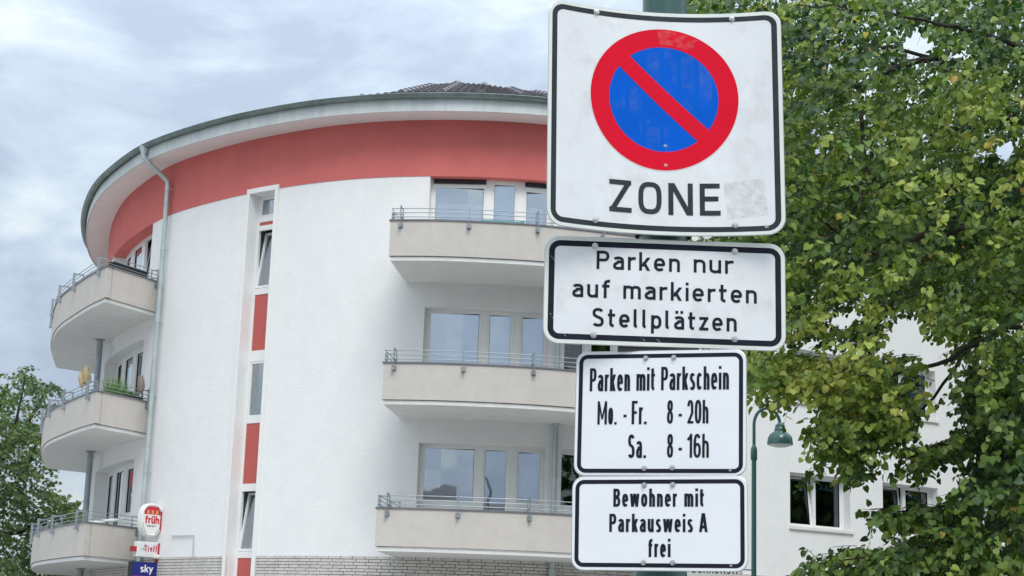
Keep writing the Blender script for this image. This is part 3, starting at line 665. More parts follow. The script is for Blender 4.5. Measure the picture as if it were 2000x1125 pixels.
# ------------------------------------------------------------------ stroke lettering
PN = .14
def arcp(cx, cy, rx, ry, a0, a1, n=14, e=2.35):
    o = []
    for i in range(n + 1):
        t = math.radians(a0 + (a1 - a0) * i / n); c, s = math.cos(t), math.sin(t)
        o.append((cx + rx * math.copysign(abs(c) ** (2 / e), c), cy + ry * math.copysign(abs(s) ** (2 / e), s)))
    return o
def glyph(ch, p, k):
    """returns (elements, width). S: stroke points, D: stroke clipped to y range. k widens or narrows, p = pen width, cap height 1"""
    h = p / 2; X = .72
    def V(x, a=0., b=1.): return ('S', [(x, a), (x, b)])
    def Hh(y, a, b): return ('S', [(a, y), (b, y)])
    def D(x0, x1, y0=0., y1=1.):
        ex = (x1 - x0) / (y1 - y0) * .1; return ('D', [(x0 - ex, y0 - .1), (x1 + ex, y1 + .1)], y0, y1)
    w = {'Z': .60, 'O': .62, 'N': .64, 'E': .53, 'P': .58, 'S': .58, 'F': .52, 'B': .6, 'M': 1.02, 'A': .70, 'T': .58, 'L': .48, '&': .66, '8': .56, '2': .54, '0': .56, '1': .34, '6': .56,
         'a': .50, 'r': .34, 'k': .50, 'e': .52, 'n': .50, 'u': .50, 'f': .36, 'm': .80, 'i': .14, 't': .36, 'l': .24, 'p': .51, 'z': .45, 's': .46, 'c': .46, 'h': .50, 'o': .53, 'w': .78, '.': .14, '-': .30, ' ': .42, 'y': .50, 'ä': .50, 'ü': .50, 'd': .5}[ch] * k
    if ch in '.i1l': w = max(w, p * (1 if ch in '.i' else 1.6))
    if ch == '-': w = max(w, .06)
    E = []
    if ch == 'Z': E = [Hh(1 - h, 0, w * .98), Hh(h, 0, w), D(h * 1.25, w - h * 1.25, h, 1 - h)]
    elif ch in 'O0': E = [('C', arcp(w / 2, .5, w / 2 - h, .5 - h, 0, 360, 30, 3.0 if ch == 'O' else 2.6)[:-1])]
    elif ch == 'N': E = [V(h), V(w - h), D(w - h * 1.3, h * 1.3)]
    elif ch == 'E': E = [V(h), Hh(1 - h, h, w * .97), Hh(.52, h, w * .9), Hh(h, h, w)]
    elif ch == 'F': E = [V(h), Hh(1 - h, h, w), Hh(.50, h, w * .88)]
    elif ch == 'L': E = [V(h), Hh(h, h, w)]
    elif ch == 'T': E = [V(w / 2), Hh(1 - h, 0, w)]
    elif ch == 'P': E = [V(h), ('S', [(h, 1 - h), (w * .55, 1 - h)] + arcp(w * .55, .71, w * .45 - h, .29 - h, 90, -90)[1:] + [(h, .42 + h)])]
    elif ch == 'B': E = [V(h), ('S', [(h, 1 - h), (w * .5, 1 - h)] + arcp(w * .5, .745, w * .44 - h, .255 - h, 90, -90)[1:] + [(h, .49 + h)]), ('S', [(h, .56 - h), (w * .52, .56 - h)] + arcp(w * .52, .28, w * .48 - h, .28 - h, 90, -90)[1:] + [(h, h)])]
    elif ch == 'M': E = [V(h), V(w - h), ('T', D(w / 2, h * 1.1, .22, 1)), ('T', D(w / 2, w - h * 1.1, .22, 1))]
    elif ch == 'A': E = [D(h, w / 2 - h * .2), D(w - h, w / 2 + h * .2), Hh(.27, w * .22, w * .78)]
    elif ch == 'S':
        E = [('S', arcp(w * .49, .735, w * .47 - h, .265 - h, 25, 180, 10)[:-1] + arcp(w * .49, .745, w * .47 - h, .255 - h * .7, 180, 250, 6) + arcp(w * .49, .265, w * .49 - h, .275 - h * .7, 70, 0, 6)[0:] + arcp(w * .49, .27, w * .49 - h, .27 - h, 0, -150, 12)[1:])]
    elif ch == '8': E = [('C', arcp(w / 2, .755, w * .46 - h, .245 - h, 0, 360, 22)[:-1]), ('C', arcp(w / 2, .275, w * .5 - h, .275 - h, 0, 360, 22)[:-1])]
    elif ch == '2': E = [('S', arcp(w * .49, .70, w * .48 - h, .30 - h, 175, -10, 14) + [(w * .8, .45), (h * 1.4, h * 1.6)]), Hh(h, h * .2, w)]
    elif ch == '1': E = [V(w - h), ('S', [(0, .74), (w - h * 1.4, .90)])]
    elif ch == '6': E = [('C', arcp(w / 2, .31, w * .5 - h, .31 - h, 0, 360, 22)[:-1]), ('S', [(h, .31)] + arcp(w * .5, .55, w * .5 - h, .45 - h, 180, 40, 12))]
    elif ch in 'aä':
        E = [('S', arcp(w * .48, X - .235, w * .52 - h if False else w - h - w * .48, .235 - h, 150, 0, 10) + [(w - h, 0)]), ('S', [(w - h, .43)] + [(w * .45, .43)] + arcp(w * .45, .215, w * .45 - h, .215 - h + .0, 90, 270, 12)[1:] + [(w * .6, h), (w - h, h * 1.6)])]
    elif ch in 'uü': E = [V(w - h, 0, X), ('S', [(h, X), (h, .27)] + arcp(w / 2, .27, w / 2 - h, .27 - h, 180, 360, 12)[1:])]
    elif ch == 'r': E = [V(h, 0, X), ('S', arcp(w * .9, X - .27, w * .9 - h, .27 - h, 180, 80, 8))]
    elif ch == 'k': E = [V(h), D(w * .26, w - h * .9, .22, X), D(w - h * 1.0, w * .42, 0, .46)]
    elif ch == 'e': E = [Hh(X / 2 - .01, h, w - h), ('S', [(w - h, X / 2 - .01 - h * .5)] + arcp(w / 2, X / 2, w / 2 - h, X / 2 - h, 0, 315, 24))]
    elif ch in 'nh': E = [V(h, 0, X if ch == 'n' else 1), ('S', arcp(w / 2, X - .27, w / 2 - h, .27 - h, 180, 0, 12) + [(w - h, 0)])]
    elif ch == 'm': q = (w - 2 * h) / 2; E = [V(h, 0, X)] + [('S', arcp(h + q * (i + .5), X - .22, q / 2, .22 - h, 180, 0, 10) + [(h + q * (i + 1), 0)]) for i in (0, 1)]
    elif ch == 'f': E = [('S', [(w * .40, 0), (w * .40, .78)] + arcp(w * .40 + w * .6 - 0, .78, w * .6, .22 - h, 180, 90, 8)), Hh(X - h, 0, w * .95)]
    elif ch == 'i': E = [V(w / 2, 0, X), ('S', [(w / 2, 1.0), (w / 2, 1.0 - p * 1.02)])]
    elif ch == 't': E = [('S', [(w * .38, .95), (w * .38, .2)] + arcp(w * .38 + w * .5, .2, w * .5, .2 - h, 180, 265, 7)), Hh(X - h, 0, w * .97)]
    elif ch == 'l': E = [('S', [(h, 1), (h, .17)] + arcp(h + w * .8 - h, .17, w * .8 - h, .17 - h, 180, 262, 7))] if w > p * 1.55 and k > .8 else [V(w / 2)]
    elif ch == 'p': E = [V(h, -.26, X), ('C', arcp(w / 2, X / 2, w / 2 - h, X / 2 - h, 0, 360, 24)[:-1])]
    elif ch == 'd': E = [V(w - h), ('C', arcp(w / 2, X / 2, w / 2 - h, X / 2 - h, 0, 360, 24)[:-1])]
    elif ch == 'o': E = [('C', arcp(w / 2, X / 2, w / 2 - h, X / 2 - h, 0, 360, 24)[:-1])]
    elif ch == 'c': E = [('S', arcp(w / 2, X / 2, w / 2 - h, X / 2 - h, 42, 318, 20))]
    elif ch == 'z': E = [Hh(X - h, 0, w), Hh(h, 0, w), D(h * 1.2, w - h * 1.2, h, X - h)]
    elif ch == 's': E = [('S', arcp(w * .49, .53, w * .46 - h, .19 - h, 25, 250, 12) + arcp(w * .49, .195, w * .5 - h, .205 - h, 70, -150, 14))]
    elif ch == 'w': E = [D(w * .27, h * .9, 0, X), D(w * .27, w * .5, 0, X), D(w * .73, w * .5, 0, X), D(w * .73, w - h * .9, 0, X)]
    elif ch == 'y': E = [D(w * .5, h * .9, 0, X), D(w * .22, w - h * .9, -.3, X)]
    elif ch == '&': E = [('S', [(w, 0), (w * .25, .62)] + arcp(w * .42, .78, w * .22, .22 - h, 200, -20, 10) + [(w * .55, .58), (h, .32)] + arcp(w * .4, .24, w * .4 - h, .24 - h, 170, 330, 10) + [(w * .95, .4)])]
    elif ch == '.': E = [('S', [(w / 2, 0), (w / 2, p)])]
    elif ch == '-': E = [('S', [(0, .36), (w, .36)])]
    if ch in 'äü':
        for x in (w * .27, w * .76): E.append(('S', [(x, 1.0), (x, 1.0 - p)]))
    return E, w
def outline_quads(pts, pw, closed=False):
    P = np.array(pts, float); n = len(P); quads = []; keep = [0]
    for i in range(1, n):
        if np.linalg.norm(P[i] - P[keep[-1]]) > 1e-4: keep.append(i)
    P = P[keep]; n = len(P); L, R = [], []
    for i in range(n):
        a = P[i] - P[i - 1] if (i > 0 or closed) else P[1] - P[0]
        b = P[(i + 1) % n] - P[i] if (i < n - 1 or closed) else P[-1] - P[-2]
        a = a / np.linalg.norm(a); b = b / np.linalg.norm(b); na = np.array([-a[1], a[0]]); nb = np.array([-b[1], b[0]])
        m = na + nb; l = np.linalg.norm(m); m = na if l < 1e-6 else m / l; s = pw / 2 / max(.55, m @ na)
        L.append(P[i] + m * s); R.append(P[i] - m * s)
    rng_ = range(n) if closed else range(n - 1)
    return [[L[i], L[(i + 1) % n], R[(i + 1) % n], R[i]] for i in rng_]
def clipy(poly, y0, y1):
    for lim, sgn in ((y0, 1), (y1, -1)):
        o = []
        for i in range(len(poly)):
            a, b = poly[i], poly[(i + 1) % len(poly)]; ia = sgn * (a[1] - lim) >= 0; ib = sgn * (b[1] - lim) >= 0
            if ia: o.append(a)
            if ia != ib: t = (lim - a[1]) / (b[1] - a[1]); o.append(a + (b - a) * t)
        poly = o
        if len(poly) < 3: return []
    return poly
def text_polys(txt, width, H, pen, trk=.12, kspace=1.0):
    """fit txt to a width in metres with cap height H; letters narrow or widen, the pen stays"""
    W = width / H
    def total(k): return sum(glyph(c, pen, k)[1] * (kspace if c == ' ' else 1) for c in txt) + trk * (len(txt) - 1)
    lo, hi = .2, 3
    for _ in range(40):
        k = (lo + hi) / 2
        if total(k) > W: hi = k
        else: lo = k
    x = 0; out_ = []; li = 0
    for c in txt:
        E, w = glyph(c, pen, k)
        for el_ in E:
            li += 1
            pw_ = pen
            if el_[0] == 'T': el_ = el_[1]; pw_ = pen * .62
            if el_[0] == 'D':
                for q in outline_quads(el_[1], pw_):
                    q = clipy(q, el_[2], el_[3])
                    if len(q) >= 3: out_.append((li % 7, [(a[0] + x, a[1]) for a in q]))
            else:
                for q in outline_quads(el_[1], pen, el_[0] == 'C'): out_.append((li % 7, [(a[0] + x, a[1]) for a in q]))
        x += (w * (kspace if c == ' ' else 1)) + trk
    return [(l, [(a * H, b * H) for a, b in q]) for l, q in out_]
def place_text(mb, surf, txt, u, v, width, H, pen=.14, trk=.12, z=.0009, kspace=1.0, m=None, slope=0.0, slant=0):
    for l, q in text_polys(txt, width, H, pen, trk, kspace):
        pts = [(u + a + slant * b, v + b + slope * a) for a, b in q]
        n = len(pts); front = [surf(a, b, z + l * .00004) for a, b in pts]
        mb.add(front, [tuple(range(n))], m)
# ------------------------------------------------------------------ the sign pole and its signs
def basis(p):
    X, Y, Z, yaw, rl, tilt = p; c = np.array([X, Y, Z]); u = np.array([math.cos(yaw), math.sin(yaw), 0]); n = np.array([-math.sin(yaw), math.cos(yaw), 0])
    v = np.array([0, 0, 1.]) * math.cos(tilt) + n * math.sin(tilt)
    u2 = u * math.cos(rl) + v * math.sin(rl); v2 = v * math.cos(rl) - u * math.sin(rl); w = -np.cross(v2, u2) if False else np.cross(u2, v2)
    if w[1] > 0: w = -w        # towards the camera
    return c, u2, v2, w
def rrect(w, h, r, n=8):
    o = []
    for cx, cy, a in ((w / 2 - r, h / 2 - r, 0), (-w / 2 + r, h / 2 - r, 90), (-w / 2 + r, -h / 2 + r, 180), (w / 2 - r, -h / 2 + r, 270)):
        for i in range(n + 1): t = math.radians(a + 90 * i / n); o.append((cx + r * math.cos(t), cy + r * math.sin(t)))
    return o
def densify(P, d=.03):
    o = []
    for i in range(len(P)):
        a, b = np.array(P[i]), np.array(P[(i + 1) % len(P)]); k = max(1, int(np.linalg.norm(b - a) / d))
        for j in range(k): o.append(tuple(a + (b - a) * j / k))
    return o
def scan_fill(poly_fn, w, h, r, surf, z, mb, m=None, nx=28):
    """rounded rectangle filled with vertical columns so it can follow a bent sheet"""
    xs = sorted(set([-w / 2 + r * (1 - math.cos(t)) for t in np.linspace(0, math.pi / 2, 8)] + [w / 2 - r * (1 - math.cos(t)) for t in np.linspace(0, math.pi / 2, 8)] + list(np.linspace(-w / 2 + r, w / 2 - r, nx))))
    def yy(x):
        d = abs(x) - (w / 2 - r); return h / 2 if d <= 0 else h / 2 - r + math.sqrt(max(0, r * r - d * d))
    vs = []; fs = []; ny = 10
    for x in xs:
        for j in range(ny + 1): vs.append(surf(x, yy(x) * (2 * j / ny - 1), z))
    for i in range(len(xs) - 1):
        for j in range(ny): a = i * (ny + 1) + j; fs.append((a, a + ny + 1, a + ny + 2, a + 1))
    mb.add(vs, fs, m)
def sign(name, label, P, w, h, r, margin, border, face, edge_m, blk, bend=0.0, bolts=(), boltr=.0055):
    c, u, v, wv = basis(P)
    if bend: c = c - wv * 0
    def surf(a, b, z): 
        d = -bend * (1 - (a / (w / 2)) ** 2) * (1 if bend else 0)
        return c + u * a + v * b + wv * (z + d)
    root = empty(name, tuple(c)); tag(root, label, 'road sign')
    m = MB(); scan_fill(None, w, h, r, surf, 0, m, face); scan_fill(None, w, h, r, surf, -.003, m, 'sign_back')
    O = densify(rrect(w, h, r)); k = len(O)
    m.add([surf(a, b, .0) for a, b in O] + [surf(a * (1 + .004 / w), b * (1 + .004 / h), -.0015) for a, b in O] + [surf(a, b, -.003) for a, b in O],
          [(i, (i + 1) % k, k + (i + 1) % k, k + i) for i in range(k)] + [(k + i, k + (i + 1) % k, 2 * k + (i + 1) % k, 2 * k + i) for i in range(k)], 'sign_back')
    m.build('sign_plate', face, root, smooth=True)
    def band(o, i_, ro, ri, z, mt, nm_):
        A = densify(rrect(w - 2 * o, h - 2 * o, ro)); kk = len(A)
        sx, sy = (w - 2 * i_) / (w - 2 * o), (h - 2 * i_) / (h - 2 * o)
        Bp = []
        for (x, y) in A:     # inner ring by inward offset of the same rounded outline
            cx = max(-(w / 2 - o - ro), min(w / 2 - o - ro, x)); cy = max(-(h / 2 - o - ro), min(h / 2 - o - ro, y))
            dx, dy = x - cx, y - cy; l = math.hypot(dx, dy) or 1; q = (i_ - o); Bp.append((x - dx / l * q, y - dy / l * q))
        mm = MB(); mm.add([surf(a, b, z) for a, b in A] + [surf(a, b, z) for a, b in Bp], [(i, (i + 1) % kk, kk + (i + 1) % kk, kk + i) for i in range(kk)])
        mm.build(nm_, mt, root)
    band(margin, margin + border, max(.006, r - margin), 0, .0006, blk, 'border')
    if edge_m: band(.0, margin, r, 0, .0003, edge_m, 'rim')
    for (a, b) in bolts:
        m = MB(); pc = surf(a, b, 0); rot = random.uniform(0, 1)
        def ringp(rr, z, n): return [pc + u * rr * math.cos(rot + 2 * math.pi * j / n) + v * rr * math.sin(rot + 2 * math.pi * j / n) + wv * z for j in range(n)]
        n = 12; R_ = [ringp(boltr * 1.45, .0008, n), ringp(boltr * 1.45, .0022, n), ringp(boltr, .0024, n), ringp(boltr, .0062, n), ringp(boltr * .75, .0078, n), ringp(boltr * .3, .0080, n)]
        vs = [p for q in R_ for p in q]; fs = [(i * n + j, i * n + (j + 1) % n, (i + 1) * n + (j + 1) % n, (i + 1) * n + j) for i in range(5) for j in range(n)] + [tuple(5 * n + j for j in range(n))]
        m.add(vs, fs); m.build('bolt', 'bolt_metal', root)
    return root, surf
def lettering(root, surf, lines, m, name='lettering', **kw):
    for (txt, u, v, width, H) in lines:
        q = MB(); place_text(q, surf, txt, u, v, width, H, **kw)
        me = bpy.data.meshes.new(name); me.from_pydata(q.v, [], q.f); me.materials.append(MAT[m]); link_mesh(name, me, root)
# pole
PX, PY = .392, 4.145
m = MB(); m.tube([(PX, PY, 0), (PX, PY, .9), (PX - .001, PY, 1.0), (PX - .006, PY, 2.2), (PX - .012, PY, 3.2), (PX - .018, PY, 4.4), (PX - .02, PY, 5.2)], [.078, .078, .0665, .0645, .0585, .052, .048], 40)
pole = m.build('street_light_pole', 'pole_green', None, smooth=True); tag(pole, 'thick dark green steel pole carrying the four parking signs', 'pole')
for z, hw in ((2.655, .10), (2.335, .075)):
    m = MB(); m.lathe([(.071, -.012), (.0735, -.012), (.0735, .012), (.071, .012)], (PX - .008, PY, z), 28); m.box(PX - hw - .05, PX + hw, PY - .095, PY - .075, z - .009, z + .009)
    m.build('clamp_band', 'bracket_black', pole)
# zone sign
ZP = (.3713, 3.9695, 2.9144, .0944, .0142, .0239)
root, surf = sign('no_parking_zone_sign', 'large bent square sign with red ring and blue disc reading ZONE, topmost on the pole', ZP, .594, .590, .040, .0085, .0135, 'sign_white', 'sign_edge', 'sign_black_faded', bend=.06,
                  bolts=[(-.1715, .2799), (.1804, .2808), (-.1719, -.2706), (.1794, -.2693)])
cx, cy, RR, RB = .0035, .0615, .1895, .1405
def disc(name, mt, z, r, r0=0.0, n=72, cut=None):
    q = MB(); K = 10
    rs = np.linspace(r0, r, K + 1)
    for i in range(K):
        for j in range(n):
            t0, t1 = 2 * math.pi * j / n, 2 * math.pi * (j + 1) / n
            q.add([surf(cx + rs[i] * math.cos(t0), cy + rs[i] * math.sin(t0), z), surf(cx + rs[i + 1] * math.cos(t0), cy + rs[i + 1] * math.sin(t0), z), surf(cx + rs[i + 1] * math.cos(t1), cy + rs[i + 1] * math.sin(t1), z), surf(cx + rs[i] * math.cos(t1), cy + rs[i] * math.sin(t1), z)], [(0, 1, 2, 3)])
    me = bpy.data.meshes.new(name); me.from_pydata(q.v, [], q.f); me.materials.append(MAT[mt]); link_mesh(name, me, root)
disc('blue_disc', 'sign_blue', .0006, RB + .004); disc('red_ring', 'sign_red', .0009, RR, RB)
q = MB(); dv = np.array([.19, -.1805]); dv /= np.linalg.norm(dv); nv = np.array([-dv[1], dv[0]]); c0 = np.array([.0065, .0598]); hw = .0205; Lh = RB + .004; K = 16
for i in range(K):
    a, b = -Lh + 2 * Lh * i / K, -Lh + 2 * Lh * (i + 1) / K
    pts = [c0 + dv * a - nv * hw, c0 + dv * b - nv * hw, c0 + dv * b + nv * hw, c0 + dv * a + nv * hw]; q.add([surf(*p, .0011) for p in pts], [(0, 1, 2, 3)])
me = bpy.data.meshes.new('diagonal_bar'); me.from_pydata(q.v, [], q.f); me.materials.append(MAT['sign_red']); link_mesh('diagonal_bar', me, root)
# thin pale outlines between the printed colours
def hair(r, z, wd=.0012, mt='sign_edge', col_=None):
    q = MB(); n = 90
    for j in range(n):
        t0, t1 = 2 * math.pi * j / n, 2 * math.pi * (j + 1) / n
        q.add([surf(cx + rr * math.cos(t), cy + rr * math.sin(t), z) for rr, t in ((r, t0), (r + wd, t0), (r + wd, t1), (r, t1))], [(0, 1, 2, 3)])
    me = bpy.data.meshes.new('outline'); me.from_pydata(q.v, [], q.f); me.materials.append(MAT[mt]); link_mesh('outline', me, root)
hair(RR, .0009)
# faded patch on the ring's top
q = MB()
for i in range(6):
    a0, a1 = math.radians(94 - i * 5.5), math.radians(94 - (i + 1) * 5.5)
    q.add([surf(cx + rr * math.cos(t), cy + rr * math.sin(t), .0012) for rr, t in ((RB + .007, a0), (RR - .004, a0), (RR - .004, a1), (RB + .007, a1))], [(0, 1, 2, 3)])
def patch_mat(name, col, scale, lo, hi, amt):
    m_ = bpy.data.materials.new(name); m_.use_nodes = True; t = m_.node_tree; b = t.nodes['Principled BSDF']; b.inputs['Base Color'].default_value = (*col, 1); b.inputs['Roughness'].default_value = .6
    g_ = t.nodes.new('ShaderNodeNewGeometry'); n_ = t.nodes.new('ShaderNodeTexNoise'); n_.inputs['Scale'].default_value = scale; n_.inputs['Detail'].default_value = 6; n_.inputs['Roughness'].default_value = .65
    t.links.new(g_.outputs['Position'], n_.inputs[0]); r_ = t.nodes.new('ShaderNodeMapRange'); r_.inputs[1].default_value = lo; r_.inputs[2].default_value = hi; r_.inputs[4].default_value = amt
    t.links.new(n_.outputs[0], r_.inputs[0]); t.links.new(r_.outputs[0], b.inputs['Alpha']); MAT[name] = m_
patch_mat('sun_fade', (.75, .28, .26), 60, .42, .70, .30); patch_mat('glue_residue', (.50, .46, .43), 60, .36, .70, .34); patch_mat('grime', (.33, .33, .31), 14, .50, .78, .16); patch_mat('scratch', (.8, .8, .78), 200, .4, .6, .9)
def raw(q, name, mt, par):
    me = bpy.data.meshes.new(name); me.from_pydata(q.v, [], q.f); me.materials.append(MAT[mt]); return link_mesh(name, me, par)
raw(q, 'faded_patch', 'sun_fade', root)
q = MB(); E_ = [(.152, -.157), (.2504, -.150), (.258, -.246), (.1615, -.2536)]
for i in range(6):
    for f in [(i / 6, (i + 1) / 6)]:
        T_ = lambda s_, t_: tuple((1 - t_) * ((1 - s_) * np.array(E_[0]) + s_ * np.array(E_[1])) + t_ * ((1 - s_) * np.array(E_[3]) + s_ * np.array(E_[2])))
        q.add([surf(*T_(f[0], 0), .0006), surf(*T_(f[1], 0), .0006), surf(*T_(f[1], 1), .0006), surf(*T_(f[0], 1), .0006)], [(0, 1, 2, 3)])
raw(q, 'sticker_residue', 'glue_residue', root)
q = MB()
for i in range(12):
    a, b = -.27 + .54 * i / 12, -.27 + .54 * (i + 1) / 12; q.add([surf(a, -.268, .00045), surf(b, -.268, .00045), surf(b, .268, .00045), surf(a, .268, .00045)], [(0, 1, 2, 3)])
raw(q, 'grime_film', 'grime', root)
lettering(root, surf, [('ZONE', -.136, -.2435, .281, .0835)], 'sign_black_faded', pen=.150, trk=.205)
lettering(root, surf, [('dc', .250, -.2790, .009, .008)], 'maker_grey', 'maker_mark', pen=.2, z=.0014)
lettering(root, surf, [('dc', .004, -.0655, .010, .008), ('dc', .005, -.117, .010, .008)], 'maker_grey', 'maker_mark', pen=.2, z=.0016)
# parken nur
PP = (.3812, 4.0478, 2.4746, .0449, .0047, .0105)
root, surf = sign('marked_bays_sign', 'wide sign with three lines reading Parken nur auf markierten Stellplätzen, second from the top', PP, .602, .2709, .038, .0095, .0145, 'sign_white', 'sign_edge', 'sign_black',
                  bolts=[(-.1769, .1141), (.1752, .1136), (-.1777, -.1129), (.1737, -.1106)])
lettering(root, surf, [('Parken', -.1722, .0553, .209, .0472), ('nur', .0716, .0556, .099, .0472), ('auf', -.2315, -.0183, .0935, .0472), ('markierten', -.1045, -.0182, .3345, .0472), ('Stellplätzen', -.1810, -.0912, .3603, .0472)], 'sign_black', pen=.152, trk=.205)
q = MB(); q.add([surf(a, b, .0004) for a, b in ((-.27, -.11), (.27, -.11), (.27, .11), (-.27, .11))], [(0, 1, 2, 3)]); raw(q, 'grime_film', 'grime', root)
q = MB()
for (a, b, c_, d_) in ((-.287, .085, -.276, .072), (-.286, -.062, -.278, -.075), (-.257, -.105, -.246, -.118), (-.235, .05, -.205, .015), (.22, .07, .226, .03), (-.06, -.115, -.05, -.122), (-.02, -.118, -.012, -.124)):
    p_ = np.array((a, b)); r_ = np.array((c_, d_)); n_ = np.array([-(r_ - p_)[1], (r_ - p_)[0]]); n_ = n_ / np.linalg.norm(n_) * .0005
    q.add([surf(*(x), .0010) for x in (p_ - n_, r_ - n_, r_ + n_, p_ + n_)], [(0, 1, 2, 3)])
raw(q, 'scratches', 'scratch', root)
# parken mit parkschein
SP = (.3699, 4.0323, 2.1720, -.2670, .0018, .0109)
root, surf = sign('ticket_hours_sign', 'white sign with weekday and Saturday ticket hours, third from the top, turned slightly right', SP, .420, .3065, .028, .0065, .0100, 'sign_white_new', None, 'sign_black',
                  bolts=[(-.036, .136), (.0335, .1364), (-.0359, -.1358), (.0326, -.1343)], boltr=.0045)
Hc = .0578
lettering(root, surf, [('Parken', -.1757, .0549, .1015, Hc), ('mit', -.0585, .0553, .0465, Hc), ('Parkschein', .0029, .0560, .1665, Hc), ('-', -.0893, -.0280, .0078, Hc), ('Fr.', -.0690, -.0277, .0375, Hc),
    ('-', .0470, -.0268, .0082, Hc), ('Sa.', -.0768, -.1105, .0450, Hc), ('-', .0478, -.1097, .0082, Hc)], 'sign_black', pen=.114, trk=.060)
lettering(root, surf, [('Mo.', -.1545, -.0280, .0485, Hc), ('8', .0185, -.0268, .0150, Hc), ('20h', .0680, -.0266, .0520, Hc), ('8', .0195, -.1097, .0150, Hc), ('16h', .0700, -.1097, .0515, Hc)], 'sign_black', pen=.104, trk=.055)
lettering(root, surf, [('dc', .170, -.1425, .007, .006)], 'maker_grey', 'maker_mark', pen=.2, z=.0014)
# bewohner
BP = (.3690, 4.0101, 1.9026, -.2723, .0092, .0054)
root, surf = sign('residents_permit_sign', 'white sign with three lines about residents with permit A, lowest on the pole', BP, .424, .2224, .028, .0065, .0100, 'sign_white_new', None, 'sign_black',
                  bolts=[(-.0356, .0912), (.034, .0919), (-.0363, -.0937), (.034, -.0931)], boltr=.0045)
Hb = .0435
lettering(root, surf, [('Bewohner', -.1110, .0395, .155, Hb), ('mit', .0620, .0396, .0476, Hb), ('Parkausweis', -.1203, -.0209, .2033, Hb), ('A', .0975, -.0204, .0205, Hb + .001), ('frei', -.0243, -.0800, .0535, Hb)], 'sign_black', pen=.150, trk=.105)
lettering(root, surf, [('dc', .170, -.1010, .007, .006)], 'maker_grey', 'maker_mark', pen=.2, z=.0014)
# ------------------------------------------------------------------ the street lamp across the road with its street name sign
LY = 26.0
lb = at(1472.5, 1000, LY); lx = lb[0]
lamp = empty('street_lamp', (lx, LY, 0)); tag(lamp, 'slim dark green street lamp with swan neck arm and bell shaped shade', 'street lamp')
zt_ = at(1471, 885, LY)[2]
m = MB(); m.tube([(lx, LY, 0), (lx, LY, 1.0), (lx, LY, 1.05), (lx, LY, zt_)], [.06, .06, .044, .037], 16); m.build('pole', 'lamp_green', lamp, smooth=True)
m = MB(); m.tube([(lx, LY, zt_ - .12), (lx, LY, zt_ - .1), (lx, LY, zt_ + .06), (lx, LY, zt_ + .12)], [.037, .052, .052, .03], 16); m.build('collar', 'lamp_green', lamp, smooth=True)
zb_ = at(1471, 830, LY)[2]; sh = at(1523.5, 828, LY); rad = (sh[0] - lx) / 2
pts = [(lx, LY, zt_ + .05), (lx, LY, zb_)] + [(lx + rad - rad * math.cos(t), LY, zb_ + rad * 1.35 * math.sin(t)) for t in np.linspace(.15, math.pi - .1, 14)] + [(sh[0], LY, zb_ - .02), (sh[0], LY, sh[2] - .04)]
m = MB(); m.tube(pts, .026, 10); m.build('swan_neck', 'lamp_green', lamp, smooth=True)
m = MB(); m.lathe([(.03, .02), (.05, .0), (.075, -.02), (.078, -.06), (.088, -.075), (.090, -.115), (.12, -.135), (.165, -.175), (.192, -.23), (.200, -.285), (.203, -.325), (.196, -.33), (.192, -.30)], (sh[0], LY, sh[2]), 28); m.build('shade', 'lamp_green', lamp, smooth=True)
m = MB(); m.lathe([(.001, -.372), (.09, -.366), (.16, -.345), (.192, -.318)], (sh[0], LY, sh[2]), 24); m.build('diffuser', 'lamp_glass', lamp, smooth=True)
L2 = empty('tall_street_lamp', (-.62, -5.5, 0)); tag(L2, 'tall street lamp behind the viewpoint, seen only mirrored in the balcony window', 'street lamp')
m = MB(); m.tube([(-.62, -5.5, 0), (-.62, -5.5, 4), (-.62, -5.5, 8.5)] + [(-.62 - .55 + .55 * math.cos(t), -5.5, 8.5 + .6 * math.sin(t)) for t in np.linspace(.2, math.pi, 12)] + [(-1.72, -5.5, 8.2)], [.10, .08, .06] + [.055] * 13, 10); m.build('pole', 'lamp_green', L2, smooth=True)
m = MB(); m.lathe([(.03, .1), (.09, .0), (.1, -.15), (.26, -.35), (.30, -.5)], (-1.72, -5.5, 8.15), 20); m.build('shade', 'lamp_green', L2, smooth=True)
tl = at(1340, 1101, LY - .12); tr_ = at(1451, 1101, LY - .12)
n0 = empty('street_name_sign', (tr_[0], LY - .1, tr_[2])); tag(n0, 'white street name plate reading Sonnenstr. on the slim lamp post', 'street sign')
m = MB(); m.box(tl[0], tr_[0], LY - .112, LY - .10, tl[2] - .30, tl[2] + .02); m.build('plate', 'ad_white', n0, bevel=.003)
for e_ in (.06, .22): m = MB(); m.bar((tr_[0], LY - .106, tl[2] - e_), (lx, LY, tl[2] - e_), .02, .02); m.build('bracket', 'steel', n0)
bl_ = at(1350, 1118.5, LY - .12); q = MB(); place_text(q, lambda a, b, z: np.array([bl_[0] + a, LY - .1125 - z, bl_[2] + b]), 'Sonnenstr.', 0, 0, .775, .125, pen=.14, trk=.16, slope=-.0); raw(q, 'lettering', 'sign_black', n0)
H2 = empty('opposite_house', (-8, -48, 0)); tag(H2, 'plain rendered house with dark pitched roof behind the viewpoint, seen only mirrored in panes', 'house')
m = MB(); m.box(-24, 8, -58, -46, 0, 9.0); m.build('wall', 'beige_render', H2)
m = MB(); m.add([(-24.5, -45.6, 8.9), (8.5, -45.6, 8.9), (8.5, -58.4, 8.9), (-24.5, -58.4, 8.9), (-19, -52, 12.6), (-5, -52, 12.9)], [(0, 1, 5, 4), (1, 2, 5), (2, 3, 4, 5), (3, 0, 4), (0, 3, 2, 1)]); m.build('roof', 'roof_tile', H2)
